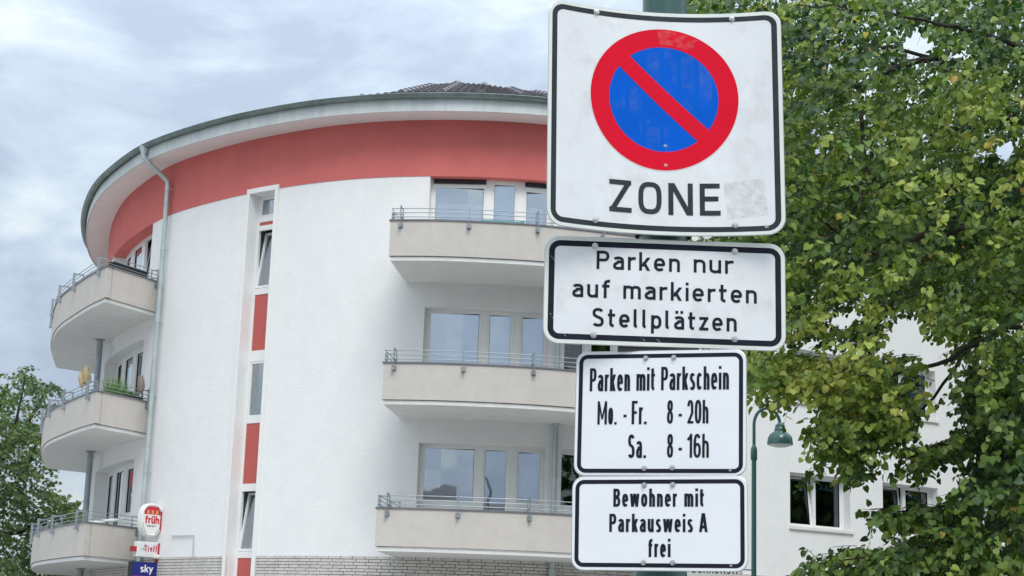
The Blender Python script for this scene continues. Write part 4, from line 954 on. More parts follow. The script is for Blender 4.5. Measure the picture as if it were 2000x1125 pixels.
for ix in range(9):
    for iz in range(3):
        m = MB(); x_ = -22.5 + ix * 3.4; z_ = 1.2 + iz * 2.7; m.box(x_, x_ + 1.4, -45.99, -45.93, z_, z_ + 1.5, 'interior'); m.box(x_ - .08, x_, -45.99, -45.90, z_ - .08, z_ + 1.58, 'white_plastic'); m.box(x_ + 1.4, x_ + 1.48, -45.99, -45.90, z_ - .08, z_ + 1.58, 'white_plastic'); m.box(x_, x_ + 1.4, -45.99, -45.90, z_ - .08, z_, 'white_plastic'); m.box(x_, x_ + 1.4, -45.99, -45.90, z_ + 1.5, z_ + 1.58, 'white_plastic'); m.build('window', 'interior', H2)
# ------------------------------------------------------------------ advertising signs on the wall
ab = WALL.P(WS(-7.62, 37.2) + .13); an = WALL.P(WS(-7.62, 37.2) + .13, 1) - ab; an /= np.linalg.norm(an); at_ = np.array([-an[1], an[0]])  # tangent
if at_[0] < 0: at_ = -at_
front_n = np.array([an[1], -an[0]]) if np.array([an[1], -an[0]])[1] < 0 else -np.array([an[1], -an[0]])    # face that looks to the camera side
face = np.array([at_[0], at_[1]]); 
if face[1] > 0: face = -face
def AS(a, z, d=0.0):   # a: distance out from the wall, d: towards the viewer's side
    p = ab + an * a + face * d; return np.array([p[0], p[1], z])
def px_to_a(x, y):
    r = ray(x, y); M2 = np.array([[r[0], -an[0]], [r[1], -an[1]]]); t, a = np.linalg.solve(M2, ab); return a, CZ + t * r[2]
print('ad', px_to_a(268, 1015), px_to_a(314, 1015), px_to_a(291, 981), px_to_a(291, 1049), px_to_a(318, 1000), px_to_a(262, 1058), px_to_a(312, 1060), px_to_a(262, 1085), px_to_a(310, 1100), an, face)
a0, z0_ = px_to_a(273, 1015); a1, _ = px_to_a(314, 1015); _, zt1 = px_to_a(292, 983); _, zb1 = px_to_a(292, 1048)
ca, cz_ = (a0 + a1) / 2, (zt1 + zb1) / 2; ra, rz = abs(a0 - a1) / 2, (zt1 - zb1) / 2
s1 = empty('oval_beer_sign', tuple(AS(ca, cz_))); tag(s1, 'oval white and red illuminated pub sign reading früh, jutting out from the wall', 'advertising sign')
def oval(f, d, n=40, e=2.5): return [AS(ca + ra * f * math.copysign(abs(math.cos(t)) ** (2 / e), math.cos(t)), cz_ + rz * f * math.copysign(abs(math.sin(t)) ** (2 / e), math.sin(t)), d) for t in [2 * math.pi * j / n for j in range(n)]]
m = MB(); R_ = [oval(.9, -.12), oval(1, -.10), oval(1, .06), oval(.96, .085), oval(.90, .09), oval(.86, .075)]; n = 40
m.add([p for r_ in R_ for p in r_], [(i * n + j, i * n + (j + 1) % n, (i + 1) * n + (j + 1) % n, (i + 1) * n + j) for i in range(5) for j in range(n)] + [tuple(range(n)), tuple(5 * n + j for j in range(n))]); m.build('housing', 'ad_white', s1, smooth=True)
sg = -1 if (proj(AS(ca + .1, cz_)[None])[0, 0] < proj(AS(ca, cz_)[None])[0, 0]) else 1   # reading direction
def surf1(a, b, z): return AS(ca + sg * a, cz_ + b, .077 + z)
m = MB(); O_ = [(ra * .82 * math.copysign(abs(math.cos(t)) ** .8, math.cos(t)), rz * .82 * math.copysign(abs(math.sin(t)) ** .8, math.sin(t))) for t in [2 * math.pi * j / 60 for j in range(60)]]
hi_ = [p for p in O_ if p[1] > rz * .28]; hi_.sort(key=lambda p: math.atan2(p[1], p[0])); m.add([surf1(a, b, .002) for a, b in hi_], [tuple(range(len(hi_)))]); raw(m, 'red_field', 'ad_red', s1)
m = MB()
for k_ in (-1, 0, 1):
    x_ = k_ * ra * .42
    m.add([surf1(a, b, .004) for a, b in ((x_ - .032, rz * .33), (x_ + .032, rz * .33), (x_ + .028, rz * .58), (x_ - .028, rz * .58))], [(0, 1, 2, 3)])
raw(m, 'beer_glasses', 'ad_gold', s1)
m = MB()
for t0, t1 in ((25, 70), (110, 155), (-70, -10), (190, 245)):
    k_ = 8
    for i in range(k_):
        T0, T1 = math.radians(t0 + (t1 - t0) * i / k_), math.radians(t0 + (t1 - t0) * (i + 1) / k_); f = lambda t, s_: (ra * s_ * math.copysign(abs(math.cos(t)) ** .8, math.cos(t)), rz * s_ * math.copysign(abs(math.sin(t)) ** .8, math.sin(t)))
        m.add([surf1(*f(T0, .84), .004), surf1(*f(T1, .84), .004), surf1(*f(T1, .885), .004), surf1(*f(T0, .885), .004)], [(0, 1, 2, 3)])
raw(m, 'dark_outline', 'ad_black', s1)
q = MB(); place_text(q, surf1, 'früh', -ra * .66, -rz * .22, ra * 1.34, rz * .46, pen=.2, trk=.07, z=.005, m=None); raw(q, 'lettering', 'ad_red', s1)
q = MB(); place_text(q, surf1, 'KÖLSCH'.replace('K', 'k').replace('Ö', 'O').replace('L', 'L').replace('S', 'S').replace('C', 'c').replace('H', 'h'), -ra * .45, -rz * .42, ra * .85, rz * .10, pen=.2, trk=.2, z=.005); raw(q, 'small_print', 'ad_black', s1)
zbk, zbt = px_to_a(318, 1038)[1], px_to_a(318, 1000)[1]
m = MB(); m.hexa([AS(-.06, zbk, .0), AS(.025, zbk, .0), AS(.025, zbk, .10), AS(-.06, zbk, .10), AS(-.06, zbt, .0), AS(.025, zbt, .0), AS(.025, zbt, .10), AS(-.06, zbt, .10)])
zm = zbt - .10; m.hexa([AS(.0, zm - .05, -.03), AS(ca - ra + .04, zm - .05, -.03), AS(ca - ra + .04, zm - .05, .03), AS(.0, zm - .05, .03), AS(.0, zm + .05, -.03), AS(ca - ra + .04, zm + .05, -.03), AS(ca - ra + .04, zm + .05, .03), AS(.0, zm + .05, .03)])
m.build('bracket', 'bracket_red', s1)
def boxsign(name, label, xl, xr, yt, yb, housing, dpt=.10):
    aL, zt0 = px_to_a(xl, yt); aR, _ = px_to_a(xr, yt); zb0 = px_to_a(xl, yb)[1]
    c_ = (aL + aR) / 2; hw_ = abs(aL - aR) / 2; r_ = empty(name, tuple(AS(c_, (zt0 + zb0) / 2))); tag(r_, label, 'advertising sign')
    m = MB(); m.hexa([AS(c_ - hw_, zb0, -dpt), AS(c_ + hw_, zb0, -dpt), AS(c_ + hw_, zb0, dpt * .6), AS(c_ - hw_, zb0, dpt * .6), AS(c_ - hw_, zt0, -dpt), AS(c_ + hw_, zt0, -dpt), AS(c_ + hw_, zt0, dpt * .6), AS(c_ - hw_, zt0, dpt * .6)])
    m.build('housing', housing, r_, bevel=.012)
    zc_ = (zt0 + zb0) / 2
    return r_, c_, hw_, zt0, zb0, (lambda a, b, z: AS(c_ + sg * a, zc_ + b, dpt * .6 + z))
r2, c2, h2, t2, b2, sf2 = boxsign('pub_name_sign', 'small white box sign reading Treff between the oval and blue signs', 266, 311, 1057, 1087, 'ad_white')
hh = (t2 - b2) / 2
m = MB(); k_ = .86
m.add([sf2(a, b, .003) for a, b in ((-h2 * k_, -hh * .78), (h2 * k_, -hh * .78), (h2 * k_, hh * .78), (-h2 * k_, hh * .78))], [(0, 1, 2, 3)]); raw(m, 'face_panel', 'sign_white_new', r2)
q = MB(); place_text(q, sf2, 'Treff', -h2 * .35, -hh * .28, h2 * 1.08, hh * .85, pen=.17, trk=.14, z=.006); raw(q, 'lettering', 'ad_red', r2)
q = MB(); place_text(q, sf2, 'L', -h2 * .50, -hh * .1, h2 * .2, hh * .75, pen=.16, trk=.1, z=.005, slant=.3); place_text(q, sf2, '-', -h2 * .72, -hh * .2, h2 * .12, hh * .5, pen=.13, z=.005, slant=.5); raw(q, 'emblem', 'ad_grey', r2)
m = MB(); za_, zb2 = px_to_a(316, 1062)[1], px_to_a(314, 1100)[1]
m.hexa([AS(-.06, zb2, .0), AS(.025, zb2, .0), AS(.025, zb2, .10), AS(-.06, zb2, .10), AS(-.06, za_, .0), AS(.025, za_, .0), AS(.025, za_, .10), AS(-.06, za_, .10)])
zc2 = (t2 + b2) / 2; oe = max(c2 + h2, c2 - h2)
m.build('bracket', 'bracket_red', r2)
for (p_, q_) in ((0.0, c2 - h2 + .03), (oe - .02, oe + .11)):
    m = MB(); m.hexa([AS(p_, zc2 - .055, -.05), AS(q_, zc2 - .055, -.05), AS(q_, zc2 - .055, .05), AS(p_, zc2 - .055, .05), AS(p_, zc2 + .055, -.05), AS(q_, zc2 + .055, -.05), AS(q_, zc2 + .055, .05), AS(p_, zc2 + .055, .05)])
    m.build('bracket_arm', 'bracket_red', r2)
m = MB(); m.tube([WALL.V(WS(-7.45, 37.1), .02, zb2 + .12), WALL.V(WS(-7.45, 37.1), .10, zb2 + .14)], .05, 12, None); m.build('junction_box', 'ad_white', r2)
r3, c3, h3, t3, b3, sf3 = boxsign('television_sign', 'dark blue box sign reading sky with a red field below, lowest of the wall signs', 256, 309, 1096, 1160, 'ad_black', .12)
hh = (t3 - b3) / 2
for (z0q, z1q, mt, nm_) in ((hh * .12, hh * .97, 'ad_blue', 'blue_field'), (-hh * .97, hh * .12, 'ad_red', 'red_field')):
    m = MB(); m.add([sf3(a, b, .003) for a, b in ((-h3 * .96, z0q), (h3 * .96, z0q), (h3 * .96, z1q), (-h3 * .96, z1q))], [(0, 1, 2, 3)]); raw(m, nm_, mt, r3)
q = MB(); place_text(q, sf3, 'sky', -h3 * .42, hh * .36, h3 * .95, hh * .46, pen=.19, trk=.06, z=.006); raw(q, 'lettering', 'marker_white', r3)
for z_ in ((t3 + b3) / 2 + .15, b3 + .1): m = MB(); m.bar(AS(c3 - h3 + .02, z_, -.02), AS(-.01, z_, -.02), .05, .05); m.build('bracket', 'ad_black', r3)
# ------------------------------------------------------------------ posters and drawings in the lower left window
pc = (sL0 + 2.80, sL1 - .17, ZF[0] - .55, ZF[0] - .18)
m = MB(); WALL.box(m, pc[0], pc[1], -.325, -.321, pc[2], pc[3], None, .6); po = m.build('window_poster', 'poster_red'); tag(po, 'dark red poster with two white lines of print in the lowest left window', 'poster')
def surfw(a, b, z): return np.array(WALL.V(pc[0] + a, -.320 + z, pc[2] + b))
q = MB()
for (a, w_, b, h_) in ((.32, .62, .17, .055), (.42, .45, .07, .04)):
    for i in range(int(w_ / .06)): q.add([surfw(a + i * .06 + x, b + y, .003) for x, y in ((0, 0), (.04, 0), (.04, h_), (0, h_))], [(0, 1, 2, 3)])
raw(q, 'print', 'marker_white', po)
m = MB(); bc = (sL0 + 3.35, ZF[0] - .95)
P_ = [(bc[0] + .02, bc[1] - .42), (bc[0] - .12, bc[1] - .30), (bc[0] - .20, bc[1] - .05), (bc[0] - .15, bc[1] + .12), (bc[0] + .0, bc[1] + .2), (bc[0] + .16, bc[1] + .12), (bc[0] + .2, bc[1] - .05), (bc[0] + .08, bc[1] - .35)]
q = MB(); q.tube([WALL.V(a, -.325, b) for a, b in P_], .018, 5)
for (a, b, c_, d_) in ((-.30, .22, -.24, .16), (-.12, .36, -.10, .26), (.1, .38, .09, .27), (-.08, -.45, .1, -.50), (-.06, -.52, .12, -.57)): q.tube([WALL.V(bc[0] + a, -.325, bc[1] + b), WALL.V(bc[0] + c_, -.325, bc[1] + d_)], .018, 5)
o = q.build('window_drawing', 'marker_white'); tag(o, 'white outline drawing of a light bulb on the lowest left window', 'window decoration')
# print on the upper part of the right facade windows
for a in (sR, sR + 2.87):
    q = MB(); place_text(q, lambda x, y, z: np.array(WALL.V(x, -.262 + z, y)), 'A&L', a + 1.12, ZF[0] - .30, .42, .13, pen=.14, trk=.25, z=.003); 
    w_o = raw(q, 'window_lettering', 'ad_letter', None) if 'ad_letter' in MAT else None
    if w_o is None:
        mat('ad_letter', (.10, .20, .30), .6); w_o = raw(q, 'window_lettering', 'ad_letter', None)
    tag(w_o, 'blue letters A and L on the %s ground level window of the right facade' % ('left' if a == sR else 'second'), 'lettering')
# ------------------------------------------------------------------ things on the balconies
P0 = np.array((-9.02, 36.2)); d_ = np.array(lw) - P0; d_ /= np.linalg.norm(d_); nI = np.array([-d_[1], d_[0]])   # towards the inside
if nI[1] < 0: nI = -nI
def SB(t, o, z): p = P0 + d_ * t + nI * o; return (p[0], p[1], z)
T = TL[2]; m = MB()
lo = [SB(.28, .05, T + .04), SB(1.38, .05, T + .04), SB(1.38, .20, T + .04), SB(.28, .20, T + .04)]; hi2 = [SB(.25, .03, T + .17), SB(1.42, .03, T + .17), SB(1.42, .23, T + .17), SB(.25, .23, T + .17)]
m.hexa(lo + hi2); m.box(0, 0, 0, 0, 0, 0) if False else None
o = m.build('planter', 'planter_dark', None, bevel=.01); tag(o, 'long dark planter box behind the railing of the top left balcony', 'planter')
T = TL[1]
gr_ = empty('ornamental_grass', SB(.6, .35, T - .6)); tag(gr_, 'tall green ornamental grass behind the railing of the middle left balcony', 'plant')
m = MB()
for i in range(260):
    b0 = np.array(SB(random.uniform(.5, 1.1), random.uniform(.10, .24), T - .4)); l = random.uniform(.6, .95); an_ = random.uniform(0, 6.28); sp = random.uniform(.02, .22)
    p1 = b0 + np.array([math.cos(an_) * sp * .3, math.sin(an_) * sp * .3, l * .6]); p2 = b0 + np.array([math.cos(an_) * sp, math.sin(an_) * sp, l * random.uniform(.9, 1.0)]); w_ = np.array([.006, 0, 0])
    m.add([b0 - w_, b0 + w_, p1 + w_, p1 - w_, p2], [(0, 1, 2, 3), (3, 2, 4)])
m.build('blades', 'grass_blade', gr_)
m = MB(); m.lathe([(.14, -.6), (.18, -.3), (.17, -.3)], (*SB(.8, .3, 0)[:2], T), 16); m.build('pot', 'planter_dark', gr_)
def plume(name, label, base, tops, mt):
    r_ = empty(name, tuple(base)); tag(r_, label, 'plant')
    for (tx, ty, tz, L_) in tops:
        e_ = np.array((tx, ty, tz)); b_ = np.array(base); k_ = e_ - b_; m = MB(); m.tube([b_, b_ + k_ * .5 + np.array([.02, 0, 0]), e_ - np.array([0, 0, L_ * .8])], .006, 5); m.build('stem', 'grass_blade', r_)
        m = MB(); n_ = 9; m.tube([e_ + np.array([.015 * math.sin(i * .6), 0, -L_ + L_ * i / (n_ - 1)]) for i in range(n_)], [.02 + .058 * math.sin(math.pi * (i + .6) / n_) ** .8 for i in range(n_)], 10)
        for i in range(90):
            t_ = random.random(); c_ = e_ + np.array([0, 0, -L_ + L_ * t_]); a_ = random.uniform(0, 6.28); rr = .02 + .06 * math.sin(math.pi * t_) ** .8
            m.add([c_ + np.array([math.cos(a_) * rr * .7, math.sin(a_) * rr * .7, 0]), c_ + np.array([math.cos(a_) * rr * .7, math.sin(a_) * rr * .7, .02]), c_ + np.array([math.cos(a_) * rr * 1.35, math.sin(a_) * rr * 1.35, .07])], [(0, 1, 2)])
        m.build('plume', mt, r_, smooth=True)
a_ = at(170, 716, 38.0); b_ = at(160, 726, 38.0); c_ = at(172, 724, 38.05)
plume('pampas_grass', 'dry cream pampas grass plumes rising above the middle left balcony', (a_[0] - .05, 38.2, T - .5), [(a_[0], 38.0, a_[2] + .0, .38), (b_[0], 38.05, b_[2], .36), (c_[0], 38.05, c_[2], .34)], 'plume')
a_ = at(276, 742, 37.6); plume('dried_plume', 'single grey brown dried plume beside the middle left balcony window', (a_[0] + .02, 37.7, T - .3), [(a_[0], 37.6, a_[2] + .1, .42)], 'plume_grey')
hb_ = empty('herb_pots', SB(1.3, .2, T)); tag(hb_, 'low green herbs in a dark trough behind the middle left balcony railing', 'plant')
m = MB(); m.hexa([SB(1.0, .05, T + .03), SB(1.6, .05, T + .03), SB(1.6, .2, T + .03), SB(1.0, .2, T + .03), SB(1.0, .05, T + .09), SB(1.6, .05, T + .09), SB(1.6, .2, T + .09), SB(1.0, .2, T + .09)]); m.build('trough', 'planter_dark', hb_)
m = MB()
for i in range(160):
    c_ = np.array(SB(random.uniform(1.0, 1.6), random.uniform(.03, .2), T + random.uniform(.08, .17))); e1 = rng.normal(size=3) * .025; e2 = rng.normal(size=3) * .02; m.add([c_, c_ + e1, c_ + e1 + e2, c_ + e2], [(0, 1, 2, 3)])
m.build('leaves', 'grass_blade', hb_)
T = TL[0]; m = MB(); m.hexa([SB(.35, .25, T - .02), SB(1.5, .25, T + .17), SB(1.5, .6, T + .17), SB(.35, .6, T - .02), SB(.35, .25, T + .02), SB(1.5, .25, T + .22), SB(1.5, .6, T + .22), SB(.35, .6, T + .02)])  # flat white slab set at a slant, its use unclear
o = m.build('slanted_board', 'ad_white', None, bevel=.01); tag(o, 'plain white slanting slab behind the railing of the lowest left balcony', 'board')
T = TR[2]
rk = empty('drying_rack', (-.25, 31.75, T)); tag(rk, 'pale teal folded drying rack behind the railing of the top right balcony', 'drying rack')
m = MB()
for y_ in (31.78, 32.15): m.bar((-.62, y_, T + .12), (.20, y_, T + .10), .02, .035)
for k_ in range(7): x_ = -.55 + k_ * .115; m.bar((x_, 31.78, T + .12), (x_, 32.15, T + .11), .012, .012)
for x_ in (-.60, .17): m.bar((x_, 31.78, T + .12), (x_ + .02, 31.78, T - .6), .03, .03); m.bar((x_, 32.15, T + .12), (x_ + .02, 32.15, T - .6), .03, .03); m.box(x_ - .04, x_ + .04, 31.74, 31.80, T + .05, T + .13)
m.build('frame', 'teal_plastic', rk)
# ------------------------------------------------------------------ foliage
def leaf_template(kind):
    if kind == 'linden':   # heart shaped, folded along the midrib, unit length
        half = [(0, 0), (.30, -.10), (.50, .12), (.50, .42), (.30, .75), (0, 1.0)]; mid = [(0, 0), (0, .35), (0, .7), (0, 1.0)]
        V_ = [(0, 0, 0), (.30, -.10, .07), (.50, .14, .13), (.47, .45, .12), (.27, .76, .05), (0, 1.02, -.10), (-.27, .76, .05), (-.47, .45, .12), (-.50, .14, .13), (-.30, -.10, .07), (0, .5, 0.02)]
        F_ = [(0, 1, 10), (1, 2, 10), (2, 3, 10), (3, 4, 10), (4, 5, 10), (10, 5, 6), (10, 6, 7), (10, 7, 8), (10, 8, 9), (10, 9, 0)]
    else:
        V_ = [(0, 0, 0), (.22, .05, .03), (.55, .25, .06), (.25, .40, .03), (.42, .78, .0), (.12, .62, 0), (0, 1.0, -.05), (-.12, .62, 0), (-.42, .78, 0), (-.25, .40, .03), (-.55, .25, .06), (-.22, .05, .03)]
        F_ = [(0, 1, 2, 3), (0, 3, 4, 5), (0, 5, 6, 7), (0, 7, 8, 9), (0, 9, 10, 11)]
        F_ = [t for f in F_ for t in ((f[0], f[1], f[2]), (f[0], f[2], f[3]))]
    return np.array(V_, float), np.array(F_)
def leaves_mesh(name, pos, down, nrm, size, tone, kind, mt):
    """vectorised: one mesh with every leaf; 'down' is the tip direction"""
    V_, F_ = leaf_template(kind); n = len(pos); y = down / np.linalg.norm(down, axis=1)[:, None]
    z = nrm - (nrm * y).sum(1)[:, None] * y; z /= np.linalg.norm(z, axis=1)[:, None] + 1e-9; x = np.cross(y, z)
    curl = rng.uniform(-.5, 1.6, n); asp = rng.uniform(.85, 1.1, n)
    P = pos[:, None, :] + size[:, None, None] * (V_[None, :, 0:1] * x[:, None] * asp[:, None, None] + V_[None, :, 1:2] * y[:, None] + V_[None, :, 2:3] * curl[:, None, None] * z[:, None])
    nv = len(V_); nf = len(F_); me = bpy.data.meshes.new(name); me.vertices.add(n * nv); me.vertices.foreach_set('co', P.reshape(-1))
    idx = (F_[None] + (np.arange(n) * nv)[:, None, None]).reshape(-1); me.loops.add(len(idx)); me.loops.foreach_set('vertex_index', idx.astype(np.int32))
    me.polygons.add(n * nf); me.polygons.foreach_set('loop_start', np.arange(0, len(idx), 3, dtype=np.int32)); me.polygons.foreach_set('loop_total', np.full(n * nf, 3, dtype=np.int32)); me.polygons.foreach_set('use_smooth', np.ones(n * nf, bool))
    me.update(calc_edges=True); a = me.attributes.new('tone', 'FLOAT', 'POINT'); a.data.foreach_set('value', np.repeat(tone, nv).astype(np.float32)); me.materials.append(MAT[mt]); return me
def inpoly(P, poly):
    x, y = P[:, 0], P[:, 1]; r = np.zeros(len(P), bool); n = len(poly)
    for i in range(n):
        x1, y1 = poly[i]; x2, y2 = poly[(i + 1) % n]
        c_ = ((y1 > y) != (y2 > y)) & (x < (x2 - x1) * (y - y1) / (y2 - y1 + 1e-12) + x1); r ^= c_
    return r
def capsule_pts(p, q, rad, n):
    p = np.array(p, float); q = np.array(q, float); t = rng.random(n)[:, None]; a = rng.random(n) * 2 * math.pi; rr = rad * np.sqrt(rng.random(n))
    return p + (q - p) * t + np.stack([np.cos(a) * rr, np.sin(a) * rr], 1)
def poly_pts(poly, n):
    P = np.array(poly); lo, hi = P.min(0), P.max(0); o = np.zeros((0, 2))
    while len(o) < n: c_ = lo + (hi - lo) * rng.random((n * 2, 2)); o = np.vstack([o, c_[inpoly(c_, poly)]])
    return o[:n]
def at_many(px, Y):
    d = FW[None] + RT[None] * ((px[:, 0] - 1000) / FPX)[:, None] - UP[None] * ((px[:, 1] - 562.5) / FPX)[:, None]; return CAM + d * (Y / d[:, 1])[:, None]
def twigs_to_leaves(base, outd, nl, tl, lsize, tone0, stems, tip_down=.7):
    pos = []; dn = []; nr = []; sz = []; tn = []
    for b, o, t0 in zip(base, outd, tone0):
        L_ = tl * random.uniform(.7, 1.3); d = o + rng.normal(size=3) * .35; d[2] -= .15; d /= np.linalg.norm(d)
        sag = random.uniform(.1, .45); k_ = max(3, int(nl * L_ / tl)); prev = None; pl = []
        side = np.cross(d, (0, 0, 1)); side /= np.linalg.norm(side) + 1e-9
        for i in range(k_):
            t = (i + .5) / k_; p = b + d * L_ * t + np.array([0, 0, -sag * L_ * t * t]); s_ = side if i % 2 else -side
            ld = s_ * random.uniform(.2, .9) + d * random.uniform(0, .6) + np.array([0, 0, -tip_down * random.uniform(.4, 1.5)]) + rng.normal(size=3) * .25
            q = p + ld / np.linalg.norm(ld) * .03; pos.append(q); dn.append(ld); nv_ = np.array([0, 0, 1.]) * random.uniform(.1, 1) + s_ * random.uniform(-.3, .6) + np.array([0, -1, 0]) * random.uniform(-.3, .9) + rng.normal(size=3) * .45; nr.append(nv_)
            sz.append(lsize * random.uniform(.6, 1.2)); tn.append(t0 + random.gauss(0, .065))
        if stems is not None: stems.tube([b, b + d * L_ * .5 + np.array([0, 0, -sag * L_ * .25]), b + d * L_ + np.array([0, 0, -sag * L_])], [.004, .003, .0015], 3, None, False)
    return map(np.array, (pos, dn, nr, sz, tn))
TRK = np.array([6.6, 17.0])
def linden():
    U = [(1335, -30), (2120, -40), (2120, 660), (1950, 600), (1860, 640), (1760, 590), (1690, 690), (1600, 640), (1540, 650), (1470, 740), (1400, 690), (1380, 300), (1335, 60)]
    Rr = [(1850, 640), (2120, 600), (2120, 1200), (1800, 1200), (1790, 1100), (1850, 1010), (1880, 930), (1920, 840), (1900, 760)]
    segs = [((1490, 752), (1700, 700), 18, 50), ((1475, 705), (1570, 730), 34, 70), ((1540, 725), (1770, 735), 50, 165), ((1600, 795), (1770, 780), 42, 95), ((1620, 868), (1695, 872), 22, 50), ((1640, 840), (1760, 830), 36, 72),
            ((1590, 845), (1600, 850), 8, 4), ((1572, 906), (1592, 910), 5, 3), ((1760, 890), (1900, 850), 22, 60), ((1900, 800), (2060, 760), 70, 150), ((1690, 992), (1800, 1000), 16, 22), ((1780, 1012), (1860, 1000), 30, 50),
            ((1565, 1092), (1640, 1085), 9, 10), ((1620, 1100), (1900, 1065), 32, 140), ((1720, 1125), (1900, 1125), 42, 130), ((1780, 600), (2000, 560), 60, 90), ((1660, 925), (1690, 915), 12, 10)]
    px = []; Y = []
    a = poly_pts(U, 4300); px.append(a); Y.append(rng.uniform(13.2, 19.5, len(a)))
    a = poly_pts(U, 1300); px.append(a); Y.append(rng.uniform(19.0, 21, len(a)))
    a = poly_pts([(1530, 330), (2120, 300), (2120, 640), (1700, 560), (1530, 600)], 1300); px.append(a); Y.append(rng.uniform(18.5, 22, len(a)))
    a = poly_pts(Rr, 1400); px.append(a); Y.append(rng.uniform(13.5, 18.5, len(a)))
    for p, q, r_, n in segs: n = int(n * 1.15); a = capsule_pts(p, q, r_, n); px.append(a); Y.append(rng.uniform(14, 16.2, n))
    px = np.vstack(px); Y = np.concatenate(Y)
    # the near boughs carry their leaves in clumps, with the dark inner crown showing between them
    B0 = at_many(px, Y); cl = np.sin(B0[:, 0] * 3.4 + B0[:, 2] * 2.1) * np.sin(B0[:, 2] * 3.9 - B0[:, 0] * 1.6 + 1.3) + .35 * np.sin(B0[:, 0] * 8.1 + B0[:, 2] * 7.3)
    kp = (Y > 17.0) | (cl > -.12) | (rng.random(len(Y)) < .30) | (px[:, 1] > 690); px, Y = px[kp], Y[kp]
    # leave the sky holes of the crown open
    holes = [(1795, 85, 22), (1790, 70, 9), (1905, 300, 9), (1960, 290, 15), (1970, 235, 9), (1900, 560, 15), (1650, 610, 24), (1700, 555, 11), (1800, 620, 12), (1690, 520, 8)]
    keep = np.ones(len(px), bool)
    for hx, hy, hr in holes: keep &= ~(((px[:, 0] - hx) ** 2 + (px[:, 1] - hy) ** 2 < (hr * 1.55) ** 2) & (rng.random(len(px)) < .97))
    px, Y = px[keep], Y[keep]
    base = at_many(px, Y); outd = np.stack([base[:, 0] - TRK[0], base[:, 1] - TRK[1], np.full(len(base), -.3)], 1); outd /= np.linalg.norm(outd, axis=1)[:, None]
    # the capsules give where a twig is in the picture: start it half a twig back
    base = base - outd * .13
    # yellowing on some boughs, plus lit and shaded clumps put into the leaf colour
    c1 = np.sin(base[:, 0] * 2.3 + base[:, 2] * 1.7) * .5 + np.sin(base[:, 2] * 3.1 - base[:, 1] * 1.3 + 1) * .5
    c2 = np.sin(base[:, 0] * 1.1 - base[:, 2] * .9 + 2.2) * np.sin(base[:, 1] * .8 + base[:, 2] * .6)
    tone = .445 + .16 * c1 + .19 * c2 + rng.normal(0, .10, len(base)) 
    stems = MB(); pos, dn, nr, sz, tn = twigs_to_leaves(base, outd, 9, .27, .066, tone, stems)
    tn = np.clip(tn, 0, .9) ; odd = rng.random(len(tn)); tn = np.where(odd < .005, rng.uniform(.92, 1, len(tn)), tn)
    P2 = proj(pos)
    # drop leaves that would fall into the sky holes
    k2 = np.ones(len(pos), bool)
    for hx, hy, hr in holes[:2] + holes[3:4]: k2 &= ~(((P2[:, 0] - hx) / 1.25) ** 2 + (P2[:, 1] - hy) ** 2 < (hr * (0.75 + .3 * rng.random(len(pos)))) ** 2)
    pos, dn, nr, sz, tn, P2 = [v[k2] for v in (pos, dn, nr, sz, tn, P2)]
    root = empty('linden_tree', (TRK[0], TRK[1], 0)); tag(root, 'large linden tree with yellowing green leaves overhanging from the right', 'tree')
    inf = (P2[:, 0] > 1540) & (P2[:, 0] < 1995) & (P2[:, 1] > 5) & (P2[:, 1] < 1120)
    big = np.argsort(np.where(inf, pos[:, 1] / (sz + .001) * .075, 99))[:290]; mask = np.zeros(len(pos), bool); mask[big] = True
    tmpl = {}
    for i in big:   # the leaves that show largest, one object each
        key = round(float(tn[i]) * 8)
        if key not in tmpl: tmpl[key] = leaves_mesh('leaf', np.zeros((1, 3)), np.array([[0, 1., 0]]), np.array([[0, 0, 1.]]), np.array([1.]), np.array([min(1, key / 8)]), 'linden', 'linden_leaf')
        o = bpy.data.objects.new('leaf', tmpl[key]); COL.objects.link(o); o.parent = root
        y = Vector(dn[i]).normalized(); z = Vector(nr[i]); z = (z - y * z.dot(y)).normalized(); x = y.cross(z)
        Mx = Matrix(((x.x, y.x, z.x, 0), (x.y, y.y, z.y, 0), (x.z, y.z, z.z, 0), (0, 0, 0, 1)))
        o.matrix_local = Matrix.Translation(Vector(pos[i]) - Vector((TRK[0], TRK[1], 0))) @ Mx @ Matrix.Scale(float(sz[i]), 4)
    v = ~mask; me = leaves_mesh('foliage', pos[v], dn[v], nr[v], sz[v], tn[v], 'linden', 'linden_leaf'); tag(link_mesh('foliage', me, root), kind='stuff')
    # outer crown beyond the picture, coarser clumps of leaves
    n = 15000; th = rng.random(n) * 2 * math.pi; ph = np.arccos(rng.uniform(-.9, 1, n)); rr = rng.uniform(.55, 1, n) ** .5
    Q = np.stack([9.9 + 4.3 * rr * np.sin(ph) * np.cos(th), 18.0 + 5.2 * rr * np.sin(ph) * np.sin(th), 9.2 + 5.8 * rr * np.cos(ph)], 1)
    pq = proj(Q); ok = ~((pq[:, 0] < 2090) & (pq[:, 1] > -110)); Q = Q[ok]; n = len(Q)
    me = leaves_mesh('outer_foliage', Q, rng.normal(size=(n, 3)) + np.array([0, 0, -1.2]), rng.normal(size=(n, 3)) + np.array([0, 0, 1.]), rng.uniform(.13, .22, n), np.clip(rng.normal(.45, .15, n), 0, .9), 'linden', 'linden_leaf'); tag(link_mesh('outer_foliage', me, root), kind='stuff')
    tag(stems.build('twigs', 'bark', root), kind='stuff')
